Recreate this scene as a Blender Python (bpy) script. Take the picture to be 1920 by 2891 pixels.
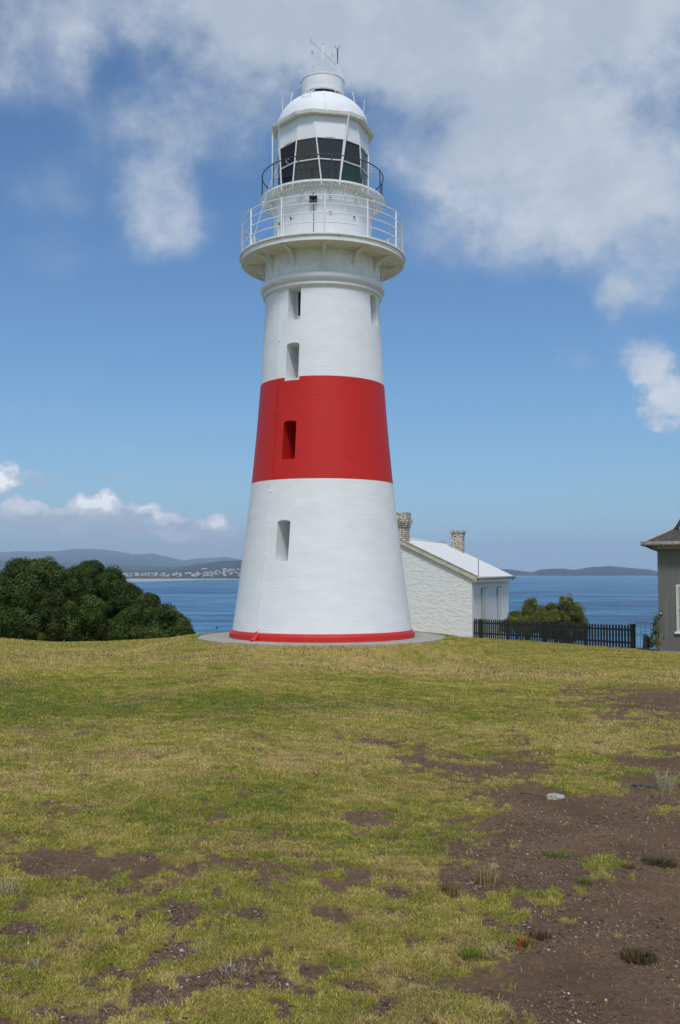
import bpy, bmesh, math, random
import numpy as np
from mathutils import Vector, Matrix
R = math.radians
sc = bpy.context.scene
for o in list(bpy.data.objects): bpy.data.objects.remove(o)
C = sc.collection

# ------------------------------------------------------------------ camera, world, sun, exposure
CZ = 2.08; PITCH = R(3.46); F = 2800.0; SEA = -28.0
cam_d = bpy.data.cameras.new('camera'); cam = bpy.data.objects.new('camera', cam_d); C.objects.link(cam)
cam.location = (0, 0, CZ); cam.rotation_euler = (R(90) + PITCH, 0, 0)
cam_d.sensor_fit = 'VERTICAL'; cam_d.sensor_height = 36.0; cam_d.lens = 36.0 * F / 2891.0
cam_d.clip_start = 0.1; cam_d.clip_end = 60000
sc.camera = cam
sc.view_settings.view_transform = 'Standard'; sc.view_settings.look = 'None'
sc.view_settings.gamma = 1; sc.view_settings.exposure = 0.25
sc.cycles.use_denoising = True
sc.cycles.max_bounces = 8; sc.cycles.diffuse_bounces = 6; sc.cycles.glossy_bounces = 3
sc.cycles.transparent_max_bounces = 12; sc.cycles.volume_bounces = 1
sc.cycles.use_adaptive_sampling = True; sc.cycles.adaptive_threshold = 0.015

SUN_EL, SUN_AZ = R(55), R(175)      # azimuth clockwise from the view direction (+Y)
sun_dir = Vector((math.sin(SUN_AZ) * math.cos(SUN_EL), math.cos(SUN_AZ) * math.cos(SUN_EL), math.sin(SUN_EL)))
sd = bpy.data.lights.new('sun', 'SUN'); sd.energy = 2.0; sd.angle = R(11); sd.color = (1.0, 0.96, 0.9)
so = bpy.data.objects.new('sun', sd); C.objects.link(so)
so.rotation_euler = sun_dir.to_track_quat('Z', 'Y').to_euler(); so.location = (20, -30, 40)

class NT:
    """tiny helper for node trees"""
    def __init__(s, tree): s.t = tree; s.n = tree.nodes; s.l = tree.links
    def add(s, typ, **kw):
        n = s.n.new(typ)
        for k, v in kw.items(): setattr(n, k, v)
        return n
    def put(s, sock, v):
        if v is None: return
        if isinstance(v, bpy.types.NodeSocket): s.l.new(v, sock)
        else: sock.default_value = v
    def math(s, op, a, b=None, c=None, clamp=False):
        n = s.add('ShaderNodeMath', operation=op); n.use_clamp = clamp
        for i, v in enumerate((a, b, c)): s.put(n.inputs[i], v)
        return n.outputs[0]
    def vmath(s, op, a, b=None, c=None):
        n = s.add('ShaderNodeVectorMath', operation=op)
        for i, v in enumerate((a, b, c)): s.put(n.inputs[i], v)
        return n.outputs['Value'] if op in ('LENGTH', 'DOT_PRODUCT') else n.outputs[0]
    def noise(s, vec, scale, detail=3, rough=0.5, dist=0.0, out=0):
        n = s.add('ShaderNodeTexNoise'); s.put(n.inputs['Vector'], vec)
        n.inputs['Scale'].default_value = scale; n.inputs['Detail'].default_value = detail
        n.inputs['Roughness'].default_value = rough; n.inputs['Distortion'].default_value = dist
        return n.outputs[out]
    def rng(s, v, a, b, c=0.0, d=1.0, smooth=False):
        n = s.add('ShaderNodeMapRange'); n.interpolation_type = 'SMOOTHSTEP' if smooth else 'LINEAR'
        for i, x in enumerate((v, a, b, c, d)): s.put(n.inputs[i], x)
        return n.outputs[0]
    def mix(s, f, a, b, mode='MIX'):
        n = s.add('ShaderNodeMix', data_type='RGBA', blend_type=mode)
        s.put(n.inputs[0], f); s.put(n.inputs[6], a); s.put(n.inputs[7], b)
        return n.outputs[2]
    def ramp(s, v, pts):
        n = s.add('ShaderNodeValToRGB'); e = n.color_ramp.elements
        while len(e) < len(pts): e.new(0.5)
        for i, (p, c) in enumerate(pts): e[i].position = p; e[i].color = (*c, 1)
        s.put(n.inputs[0], v); return n.outputs[0]

def azel(px, py):
    """direction of a point of the sky, measured as azimuth and elevation"""
    x, u = (px - 960) / F, (1445.5 - py) / F
    d = Vector((x, math.cos(PITCH) - u * math.sin(PITCH), math.sin(PITCH) + u * math.cos(PITCH))).normalized()
    return math.atan2(d.x, d.y), math.asin(d.z)

w = bpy.data.worlds.new('World'); sc.world = w; w.use_nodes = True
N = NT(w.node_tree); N.n.clear()
tc = N.add('ShaderNodeTexCoord'); D = tc.outputs['Generated']
sky = N.add('ShaderNodeTexSky', sky_type='NISHITA'); sky.sun_disc = False
sky.sun_elevation = SUN_EL; sky.sun_rotation = SUN_AZ; sky.air_density = 1.15; sky.dust_density = 0.25; sky.ozone_density = 2.2; sky.altitude = 30
sx = N.add('ShaderNodeSeparateXYZ'); N.put(sx.inputs[0], D)
az = N.math('ARCTAN2', sx.outputs[0], sx.outputs[1]); el = N.math('ARCSINE', sx.outputs[2])
cv = N.add('ShaderNodeCombineXYZ'); N.put(cv.inputs[0], az); N.put(cv.inputs[1], el)
wob = N.vmath('SUBTRACT', N.noise(D, 9.0, 5, 0.55, 0, 1), (0.5, 0.5, 0.5))
lowsky = N.rng(el, .10, .30, 0, 1, True); wk = N.rng(lowsky, 0, 1, .30, 1); wv3 = N.add('ShaderNodeCombineXYZ'); N.put(wv3.inputs[0], N.math('MULTIPLY', wk, .11)); N.put(wv3.inputs[1], N.math('MULTIPLY', wk, .10))
V = N.vmath('MULTIPLY_ADD', wob, wv3.outputs[0], cv.outputs[0])
lw = N.add('ShaderNodeCombineXYZ'); N.put(lw.inputs[0], N.rng(lowsky, 0, 1, .035, .016)); N.put(lw.inputs[1], N.rng(lowsky, 0, 1, .028, .013))
wob2 = N.vmath('SUBTRACT', N.noise(D, 46.0, 4, 0.6, 0, 1), (0.5, 0.5, 0.5)); V = N.vmath('MULTIPLY_ADD', wob2, (.045, .038, 0), V) if False else N.vmath('ADD', V, N.vmath('MULTIPLY', wob2, lw.outputs[0]))
S = 1920 / 1568
# cloud banks: centre and half size as seen (1568-wide photo units), density, brightness
CL = [(620, 0, 420, 85, .50, 0), (1150, 20, 500, 140, .70, 0), (1420, 190, 270, 240, .78, .05), (1190, 420, 240, 160, .80, .08), (230, 10, 160, 60, .30, 0),
      (1080, 260, 200, 160, .5, 0), (1530, 520, 190, 150, .7, .1), (368, 488, 100, 98, .74, .05), (350, 340, 110, 80, .22, 0),
      (80, 90, 110, 110, .62, 0), (500, 180, 170, 140, .52, 0), (500, 310, 130, 90, .26, 0), (150, 430, 110, 90, .28, 0), (250, 260, 90, 60, .3, 0), (760, 60, 200, 110, .5, 0),
      (900, 120, 120, 90, .5, 0), (640, 120, 160, 80, .45, 0), (850, 330, 90, 100, .3, 0), (110, 590, 150, 40, .2, 0),
      (1545, 920, 66, 66, .90, .25), (1500, 830, 60, 45, .75, .2), (1330, 825, 60, 30, .32, 0), (1440, 690, 45, 35, .42, 0), (1440, 760, 40, 50, .2, 0),
      (214, 1152, 40, 20, .95, .65), (180, 1160, 36, 18, .8, .6), (243, 1166, 34, 18, .8, .7), (150, 1174, 28, 14, .6, .6), (205, 1178, 70, 20, .7, .2),
      (320, 1170, 34, 15, .7, .6), (352, 1180, 38, 16, .8, .7), (392, 1192, 36, 14, .75, .6), (345, 1198, 85, 16, .55, .1), (488, 1198, 32, 16, .85, .8), (506, 1208, 26, 13, .7, .6), (492, 1216, 40, 12, .4, .0),
      (50, 1168, 50, 18, .75, .6), (10, 1180, 36, 20, .6, .5), (80, 1178, 40, 16, .6, .5), (30, 1195, 80, 18, .4, .0), (0, 1105, 32, 26, 1.0, .9), (12, 1122, 30, 20, .7, .5),
      (75, 1098, 48, 22, .50, .1), (120, 1112, 44, 16, .45, -.1), (262, 1094, 62, 16, .42, -.3), (230, 1084, 26, 14, .35, -.2), (435, 1116, 38, 14, .38, -.3), (60, 960, 120, 30, .18, -.3), (270, 1030, 60, 25, .14, -.3),
      (180, 1210, 300, 30, .58, -.05), (215, 1188, 90, 18, .5, .0), (360, 1205, 90, 18, .5, 0), (60, 1200, 100, 20, .45, 0), (380, 1232, 260, 18, .44, .1), (395, 1238, 44, 13, .5, .6), (140, 1240, 120, 14, .3, .2), (460, 1240, 70, 14, .3, .3), (250, 1272, 500, 30, .34, .0), (1080, 1245, 150, 14, .16, .0), (1370, 1243, 40, 5, .3, .2),
      (1000, 760, 500, 40, .0, 0)]
tot = None; bri = None
for (cx, cy, rx, ry, wt, b) in CL:
    a, e = azel(cx * S, cy * S); k = S / F * 1.35; rx *= k / max(math.cos(e), .5); ry *= k
    d = N.vmath('LENGTH', N.vmath('MULTIPLY_ADD', V, (1 / rx, 1 / ry, 0), (-a / rx, -e / ry, 0)))
    m = N.rng(d, 0.25, 1.15, wt, 0.0, True)
    tot = m if tot is None else N.math('ADD', tot, m)
    if abs(b) > .01:
        mb = N.math('MULTIPLY', m, b); bri = mb if bri is None else N.math('ADD', bri, mb)
# unseen broken cloud added above, beside and behind for soft fill light
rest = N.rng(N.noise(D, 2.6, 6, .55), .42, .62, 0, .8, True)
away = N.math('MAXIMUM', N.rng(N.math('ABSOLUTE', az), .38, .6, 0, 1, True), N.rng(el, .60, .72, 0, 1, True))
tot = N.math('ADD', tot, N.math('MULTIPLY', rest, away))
n1 = N.math('SUBTRACT', N.noise(D, 14, 8, .58, .2), .5)
n2 = N.math('SUBTRACT', N.noise(D, 4.5, 5, .55), .5)
n3 = N.math('MULTIPLY', N.math('MULTIPLY', N.math('SUBTRACT', N.noise(N.vmath('MULTIPLY', D, (1, 1, 1.5)), 48, 7, .6), .5), N.rng(lowsky, 0, 1, 2.1, .45)), N.rng(tot, 0, .5, .1, 1))
cl = N.math('MULTIPLY_ADD', N.math('MULTIPLY', n1, N.rng(tot, 0, .5, .2, 1)), 1.25, N.math('MULTIPLY_ADD', N.math('MULTIPLY', n2, N.rng(tot, 0, .4, .2, 1)), .55, tot))
cl = N.math('ADD', cl, n3)
cov = N.rng(cl, N.rng(lowsky, 0, 1, .12, .0), N.rng(lowsky, 0, 1, .84, 1.24), 0, N.rng(lowsky, 0, 1, .92, .93), True)
bb = N.math('ADD', N.math('ADD', N.math('ADD', N.math('MULTIPLY_ADD', n1, .30, .5), N.math('MULTIPLY', n3, .25)), N.math('MULTIPLY', away, .42)), N.math('MULTIPLY', bri, .55), clamp=True)  # the away term brightens the unseen cloud to fill the tower's sides
skyc = N.vmath('MULTIPLY', sky.outputs[0], (0.56, 0.81, 1.03))
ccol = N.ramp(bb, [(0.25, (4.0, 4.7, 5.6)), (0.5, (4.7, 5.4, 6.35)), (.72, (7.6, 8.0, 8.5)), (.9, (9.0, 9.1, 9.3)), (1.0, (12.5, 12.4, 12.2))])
# ramps clamp nothing in Cycles, but keep the values as a scaled colour
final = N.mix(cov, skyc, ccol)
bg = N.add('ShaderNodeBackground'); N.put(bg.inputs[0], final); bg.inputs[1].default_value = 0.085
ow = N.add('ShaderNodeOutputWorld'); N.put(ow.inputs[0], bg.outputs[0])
w.cycles.sampling_method = 'MANUAL'; w.cycles.sample_map_resolution = 512

# ------------------------------------------------------------------ helpers
def at(px, py, Y):
    """world point measured at photo position (px, py) for something standing Y metres ahead"""
    u = (1445.5 - py) / F
    z = Y * (u * math.cos(PITCH) + math.sin(PITCH)) / (math.cos(PITCH) - u * math.sin(PITCH))
    dep = Y * math.cos(PITCH) + z * math.sin(PITCH)
    return Vector(((px - 960) / F * dep, Y, CZ + z))
def zat(py, Y): return at(960, py, Y).z

def mat(name, col, rough=0.6, var=0.0, vscale=3.0, bump=0.0, bscale=20.0, metal=0.0, attr=None, spec=None, coord='Object', warm=None):
    m = bpy.data.materials.new(name); m.use_nodes = True; n = NT(m.node_tree); b = m.node_tree.nodes['Principled BSDF']
    t = n.add('ShaderNodeTexCoord').outputs[coord]
    c = (*col, 1)
    if attr:
        a = n.add('ShaderNodeAttribute', attribute_name=attr).outputs[0]; c = n.mix(1.0, a, c, 'MULTIPLY')
    if var:
        f = n.rng(n.noise(t, vscale, 5, .6), .3, .7, 1 - var, 1 + var)
        cc = n.add('ShaderNodeCombineXYZ')
        for i in range(3): n.put(cc.inputs[i], f)
        c = n.mix(1.0, c, cc.outputs[0], 'MULTIPLY')
        if warm: c = n.mix(n.rng(n.noise(t, vscale * .7, 4, .65), .5, .72, 0, warm[1]), c, (*warm[0], 1))
    n.put(b.inputs['Base Color'], c); b.inputs['Roughness'].default_value = rough; b.inputs['Metallic'].default_value = metal
    if spec is not None: b.inputs['Specular IOR Level'].default_value = spec
    if bump:
        bn = n.add('ShaderNodeBump'); bn.inputs['Strength'].default_value = bump; bn.inputs['Distance'].default_value = 0.02
        n.put(bn.inputs['Height'], n.noise(t, bscale, 5, .6)); n.put(b.inputs['Normal'], bn.outputs[0])
    return m

def obj(name, bm, m, parent=None, smooth=False):
    me = bpy.data.meshes.new(name); bm.to_mesh(me); bm.free()
    return objm(name, me, m, parent, smooth)
def objm(name, me, m, parent=None, smooth=False):
    if m: me.materials.append(m)
    if smooth:
        me.shade_smooth()
        if smooth == 'auto': me.set_sharp_from_angle(angle=R(35))
    o = bpy.data.objects.new(name, me); C.objects.link(o)
    if parent: o.parent = parent
    return o
def thing(name, label, cat, loc=(0, 0, 0), rz=0, group=None):
    o = bpy.data.objects.new(name, None); C.objects.link(o); o.location = loc; o.rotation_euler = (0, 0, rz)
    o.empty_display_size = .3
    return tag(o, label, cat, group)
def tag(o, label, cat, group=None):
    o['label'] = label; o['category'] = cat
    if group: o['group'] = group
    return o
def kind(o, k): o['kind'] = k; return o

def box(bm, x0, x1, y0, y1, z0, z1, M=None):
    v = [bm.verts.new(M @ Vector(p) if M else p) for p in ((x0, y0, z0), (x1, y0, z0), (x1, y1, z0), (x0, y1, z0), (x0, y0, z1), (x1, y0, z1), (x1, y1, z1), (x0, y1, z1))]
    for f in ((0, 3, 2, 1), (4, 5, 6, 7), (0, 1, 5, 4), (1, 2, 6, 5), (2, 3, 7, 6), (3, 0, 4, 7)): bm.faces.new([v[i] for i in f])
def tube(bm, pts, r, n=8, closed=False, r2=None):
    pts = [Vector(p) for p in pts]; rings = []; L = len(pts)
    for i, p in enumerate(pts):
        if closed: d = pts[(i + 1) % L] - pts[i - 1]
        else: d = pts[min(i + 1, L - 1)] - pts[max(i - 1, 0)]
        d.normalize(); a = Vector((0, 0, 1)) if abs(d.z) < .9 else Vector((1, 0, 0))
        u = d.cross(a).normalized(); v = d.cross(u).normalized()
        rr = r if r2 is None else r + (r2 - r) * i / max(L - 1, 1)
        rings.append([bm.verts.new(p + (u * math.cos(t) + v * math.sin(t)) * rr) for t in [2 * math.pi * k / n for k in range(n)]])
    for i in range(L if closed else L - 1):
        a, b = rings[i], rings[(i + 1) % L]
        for k in range(n): bm.faces.new((a[k], a[(k + 1) % n], b[(k + 1) % n], b[k]))
    if not closed: bm.faces.new(rings[0][::-1]); bm.faces.new(rings[-1])
def ringpts(r, z, n=96): return [(r * math.sin(2 * math.pi * k / n), -r * math.cos(2 * math.pi * k / n), z) for k in range(n)]
def pol(a, r, z): a = R(a); return Vector((r * math.sin(a), -r * math.cos(a), z))   # angle 0 faces the camera, + to the right
def lathe(prof, n=128, close=False):
    bm = bmesh.new(); rings = []
    for (r, z) in prof: rings.append([bm.verts.new((r * math.sin(2 * math.pi * k / n), -r * math.cos(2 * math.pi * k / n), z)) for k in range(n)])
    L = len(prof)
    for i in range(L if close else L - 1):
        a, b = rings[i], rings[(i + 1) % L]
        for k in range(n): bm.faces.new((a[k], a[(k + 1) % n], b[(k + 1) % n], b[k]))
    if not close:
        bm.faces.new(rings[0][::-1]); bm.faces.new(rings[-1])
    bmesh.ops.recalc_face_normals(bm, faces=bm.faces)
    return bm
def prism(bm, poly, y0, y1, M=None):
    """polygon in x-z extruded along y"""
    a = [bm.verts.new((M @ Vector((p[0], y0, p[1]))) if M else (p[0], y0, p[1])) for p in poly]
    b = [bm.verts.new((M @ Vector((p[0], y1, p[1]))) if M else (p[0], y1, p[1])) for p in poly]
    n = len(poly); bm.faces.new(a[::-1]); bm.faces.new(b)
    for i in range(n): bm.faces.new((a[i], a[(i + 1) % n], b[(i + 1) % n], b[i]))
def npmesh(name, verts, faces, colors=None, m=None, parent=None, k=3, smooth=False, attr='col'):
    me = bpy.data.meshes.new(name); nv, nf = len(verts), len(faces)
    me.vertices.add(nv); me.vertices.foreach_set('co', np.ascontiguousarray(verts, np.float32).ravel())
    me.loops.add(nf * k); me.loops.foreach_set('vertex_index', np.ascontiguousarray(faces, np.int32).ravel())
    me.polygons.add(nf); me.polygons.foreach_set('loop_start', np.arange(0, nf * k, k, dtype=np.int32))
    me.polygons.foreach_set('loop_total', np.full(nf, k, np.int32))
    if colors is not None:
        a = me.color_attributes.new(attr, 'FLOAT_COLOR', 'POINT')
        c = np.ones((nv, 4), np.float32); c[:, :3] = colors; a.data.foreach_set('color', c.ravel())
    me.update(calc_edges=True); me.validate()
    return objm(name, me, m, parent, smooth)

_rs = np.random.RandomState(7); _tab = _rs.rand(256, 256).astype(np.float32)
def vnoise(x, y):
    xi = np.floor(x).astype(int); yi = np.floor(y).astype(int); fx = x - xi; fy = y - yi
    fx = fx * fx * (3 - 2 * fx); fy = fy * fy * (3 - 2 * fy)
    g = lambda i, j: _tab[i & 255, j & 255]
    return (g(xi, yi) * (1 - fx) + g(xi + 1, yi) * fx) * (1 - fy) + (g(xi, yi + 1) * (1 - fx) + g(xi + 1, yi + 1) * fx) * fy
def fbm(x, y, s, o=4, g=.5):
    x = np.asarray(x, float); y = np.asarray(y, float)
    t = 0; a = 1; n = 0
    for i in range(o):
        t = t + a * vnoise(x * s + 17.3 * i + 5, y * s + 9.1 * i + 3); n += a; a *= g; s *= 2.03
    return t / n
def sstep(a, b, x): t = np.clip((x - a) / (b - a), 0, 1); return t * t * (3 - 2 * t)

# ------------------------------------------------------------------ ground of the headland
TX, TY = -0.571, 32.0
_px = np.array([-1400, -200, 0, 90, 170, 300, 450, 560, 660, 1130, 1170, 1240, 1335, 1500, 1790, 1900, 2400, 3300])
_py = np.array([1800, 1797, 1800, 1807, 1812, 1810, 1802, 1796, 1790, 1780, 1781, 1787, 1797, 1806, 1829, 1836, 1850, 1860])
_yc = np.array([34, 34, 35, 35.5, 36, 37, 37, 37, 38, 58, 60, 58, 55, 51, 43.5, 42, 42, 40.])
_a = np.arctan((_px - 960) / F)
def terrain(x, y, micro=True):
    x = np.asarray(x, float); y = np.asarray(y, float)
    a = np.arctan2(x, y); ac = np.clip(a, _a[0], _a[-1]); rr = np.hypot(x, y)
    s = (np.interp(ac, _a, _py) - 1615) / F; Y = np.interp(ac, _a, _yc); zc = CZ - s * Y; Rc = Y / np.cos(ac)
    back = sstep(.75, 1.2, np.abs(a)); Rc = Rc * (1 - back) + 40 * back; zc = zc * (1 - back) + .2 * back
    t = rr / Rc
    z = .38 + (zc - .38) * np.clip(t, 0, 1)
    e = np.clip(rr - Rc, 0, None); z = z - .10 * e - np.where(e > 3, .45 * (e - 3), 0)
    pad = sstep(6.5, 4.2, np.hypot(x - TX, y - TY))
    z = z * (1 - pad) + pad * -.012
    und = (fbm(x, y, .55, 3) - .5) * .07 * sstep(0, 6, rr) * (1 - pad) * sstep(36, 26, rr)
    return np.maximum(z + und, SEA - 6)

def ground_at(px, py):
    """plan position of a mark on the lawn, measured from the photo"""
    lo, hi = 2.0, 70.0
    Y = 2.0
    while Y < 60:
        p = at(px, py, Y)
        if p.z < terrain(p.x, p.y): break
        Y *= 1.01
    return at(px, py, Y)

def blob(x0, y0, x1, y1, wt=1.0):
    a = ground_at((x0 + x1) / 2, y0); b = ground_at((x0 + x1) / 2, y1); m = ground_at((x0 + x1) / 2, (y0 + y1) / 2)
    Y = (a.y + b.y) / 2; h = (x1 - x0) / 2 / F * m.y
    return (a.x + b.x) / 2, Y, h, max((a.y - b.y) / 2, .03), wt, (a.x - b.x) / max(a.y - b.y, 1e-3)
DIRT = [blob(*b) for b in [
    (1330, 2230, 2060, 2500, 1.3), (1500, 2420, 2400, 3000, 1.4), (1380, 2620, 2100, 3000, 1.2), (1140, 2128, 1560, 2215, 1.05), (1360, 2190, 1700, 2330, 1.1), (1130, 2110, 1250, 2160, .9),
    (1250, 2400, 1640, 2560, .75), (1600, 2180, 2000, 2290, .75), (1640, 1895, 2300, 2035, 1.25), (1560, 1850, 1830, 1880, .9), (1800, 2100, 2100, 2200, .9), (1570, 1855, 1800, 1880, .75), (1560, 1915, 1700, 1945, .9), (1700, 1985, 1800, 2045, .8),
    (1000, 2090, 1120, 2108, .7), (990, 2290, 1110, 2360, .9), (60, 2405, 350, 2500, 1.2), (330, 2440, 540, 2490, .7), (600, 2560, 810, 2620, .75), (520, 2690, 930, 2820, 1.0), (780, 2710, 960, 2800, 1.0),
    (380, 2780, 480, 2850, .7), (1150, 2700, 1500, 2891, .95), (1290, 2570, 1500, 2660, .75), (880, 2560, 1000, 2640, .7), (930, 2450, 1060, 2530, .65), (1040, 2500, 1170, 2580, .6), (280, 2850, 330, 2900, .7), (1000, 2840, 1150, 2900, .7),
    (1700, 2120, 1920, 2180, .75), (580, 2300, 640, 2330, .3), (0, 2600, 120, 2680, .45), (1080, 2330, 1160, 2400, .5), (450, 2560, 560, 2640, .6)]]
KEEP = [blob(*b) for b in [(1560, 2190, 1760, 2240, .9), (1210, 2215, 1310, 2260, .7), (1260, 2150, 1430, 2172, .6), (1270, 2560, 1470, 2700, .6), (1000, 2520, 1290, 2640, .3), (1180, 2660, 1300, 2720, .6), (1180, 2840, 1380, 2990, .9), (1640, 2420, 1740, 2460, .5), (1540, 2170, 1620, 2190, .8)]]
def ell(B, x, y, k=1.0):
    t = 0
    for (cx, cy, rx, ry, wt, sh) in B:
        d = np.hypot((x - cx - sh * (y - cy)) / rx, (y - cy) / ry); t = np.maximum(t, wt * (1.5 - d * k))
    return t
def dirt_mask(x, y):
    """0 grass .. 1 bare earth"""
    r = np.hypot(x, y)
    n = (fbm(x, y, 2.2, 4, .55) - .5) * 1.7 + (fbm(x + 40, y, 9, 3, .6) - .5) * 1.7
    m = ell(DIRT, x, y) + n - ell(KEEP, x, y) * 1.1 - .38
    sp = np.maximum((fbm(x + 9, y + 4, 3.2, 4, .62) - .665) * 7 * sstep(9.0, 4.5, r) - .02, (fbm(x + 90, y + 4, 7.5, 3, .6) - .675) * 6 * sstep(15, 6, r) - .02)
    sp = np.maximum(sp, (fbm(x + 33, y * 1.25 + 14, 15, 2, .6) - .755) * 5 * sstep(12, 5, r) - .02)
    m = np.maximum(m, sp)
    return sstep(-.02, .26, m) * sstep(26, 21, r) * 1.0 + 0
GREEN = [blob(*b) for b in [(-300, 1920, 500, 2080, 1.0), (300, 1950, 1100, 2050, .7), (500, 2190, 950, 2330, .6), (250, 2230, 600, 2330, .5), (900, 1930, 1500, 2090, .5), (330, 2560, 700, 2620, .3)]]
DRY = [blob(*b) for b in [(-200, 1826, 2100, 1900, .9), (0, 2030, 700, 2220, .8), (-100, 2080, 250, 2200, .8), (900, 1990, 1250, 2080, .7), (650, 2080, 1200, 2200, .5), (1300, 2030, 2000, 2130, .6), (-100, 1835, 700, 1880, .7)]]
def tone(x, y):
    """-1 lush .. +1 dry"""
    t = np.clip(ell(DRY, x, y), 0, 1.2) * .75 - np.clip(ell(GREEN, x, y), 0, 1.2) * .9
    return t + (fbm(x + 3, y + 70, .8, 4, .55) - .5) * 1.7 + (fbm(x, y + 30, 4.5, 3, .6) - .5) * 2.1
c_lush, c_mid, c_dry = np.array((.165, .205, .032)), np.array((.345, .312, .056)), np.array((.500, .390, .155))
def tcol(t):
    t = np.asarray(t)[..., None]
    return np.where(t < 0, c_mid + (c_lush - c_mid) * np.clip(-t, 0, 1), c_mid + (c_dry - c_mid) * np.clip(t, 0, 1))

fa = np.concatenate([np.linspace(R(-40), R(-23), 130)[:-1], np.linspace(R(-23), R(23), 760), np.linspace(R(23), R(40), 130)[1:]]); ca = np.linspace(R(40), R(320), 150)[1:-1]
AZ = np.concatenate([fa, ca]); RA = np.concatenate([[.05], np.geomspace(.5, 2.6, 14)[:-1], np.geomspace(2.6, 48, 880), np.geomspace(48, 260, 60)[1:]])
na, nr = len(AZ), len(RA)
gx = (RA[:, None] * np.sin(AZ)[None]); gy = (RA[:, None] * np.cos(AZ)[None])
gz = terrain(gx, gy); dm = dirt_mask(gx, gy); gt = tone(gx, gy)
gr = np.hypot(gx, gy); near = sstep(22, 12, gr)
padm = sstep(4.15, 4.0, np.hypot(gx - TX, gy - TY))
gz = gz + near * ((1 - dm) * ((fbm(gx, gy, 5, 3) - .45) * .035 + .008) + dm * ((fbm(gx + 8, gy, 14, 4, .65) - .5) * .018 + (fbm(gx + 8, gy, 2.5, 3) - .5) * .03))
gcol = np.stack([dm, np.clip(gt * .5 + .5, 0, 1), fbm(gx, gy, 1.3, 4)], -1).reshape(-1, 3)
idx = np.arange(na * nr).reshape(nr, na); nx = np.roll(idx, -1, axis=1)
fc = np.stack([idx[:-1], nx[:-1], nx[1:], idx[1:]], -1).reshape(-1, 4)[:, ::-1]
m = bpy.data.materials.new('headland_turf'); m.use_nodes = True; n = NT(m.node_tree); b = m.node_tree.nodes['Principled BSDF']
t = n.add('ShaderNodeTexCoord').outputs['Object']; at_ = n.add('ShaderNodeAttribute', attribute_name='col')
sp = n.add('ShaderNodeSeparateColor'); n.put(sp.inputs[0], at_.outputs[0])
g = n.ramp(n.math('MULTIPLY_ADD', n.math('SUBTRACT', n.noise(t, 30, 4, .7), .5), .8, sp.outputs[1]), [(0, (.120, .145, .024)), (.5, (.260, .225, .048)), (1, (.370, .285, .112))])
thatch = n.mix(n.rng(n.noise(t, 60, 4, .7), .52, .68, 0, .55), g, (.150, .105, .066, 1))
far = n.vmath('LENGTH', t); thatch = n.mix(n.rng(far, 9, 22), thatch, n.mix(1.0, g, (1.05, 1.03, 1.0, 1), 'MULTIPLY'))
d1 = n.ramp(n.noise(t, 1.7, 6, .62), [(.3, (.145, .088, .053)), (.52, (.225, .137, .081)), (.75, (.300, .190, .116))])
d2 = n.mix(n.rng(n.noise(t, 38, 5, .75), .42, .62, .75, 0), d1, (.105, .076, .056, 1))
vo = n.add('ShaderNodeTexVoronoi'); n.put(vo.inputs['Vector'], t); vo.inputs['Scale'].default_value = 55
sc2 = n.add('ShaderNodeSeparateColor'); n.put(sc2.inputs[0], vo.outputs['Color'])
fl = n.math('MULTIPLY', n.rng(vo.outputs['Distance'], .14, .22, 1, 0), n.rng(sc2.outputs[0], .86, .9))
d3 = n.mix(n.math('MULTIPLY', fl, .8), d2, (.30, .26, .22, 1))
n.put(b.inputs['Base Color'], n.mix(sp.outputs[0], thatch, d3)); b.inputs['Roughness'].default_value = 1; b.inputs['Specular IOR Level'].default_value = 0
bn = n.add('ShaderNodeBump'); bn.inputs['Strength'].default_value = .9; bn.inputs['Distance'].default_value = .014
n.put(bn.inputs['Height'], n.math('ADD', n.noise(t, 45, 6, .72), n.math('MULTIPLY', fl, .5))); n.put(b.inputs['Normal'], bn.outputs[0])
kind(npmesh('ground', np.stack([gx, gy, gz], -1).reshape(-1, 3), fc, gcol, m, k=4, smooth=True), 'structure')

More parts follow.
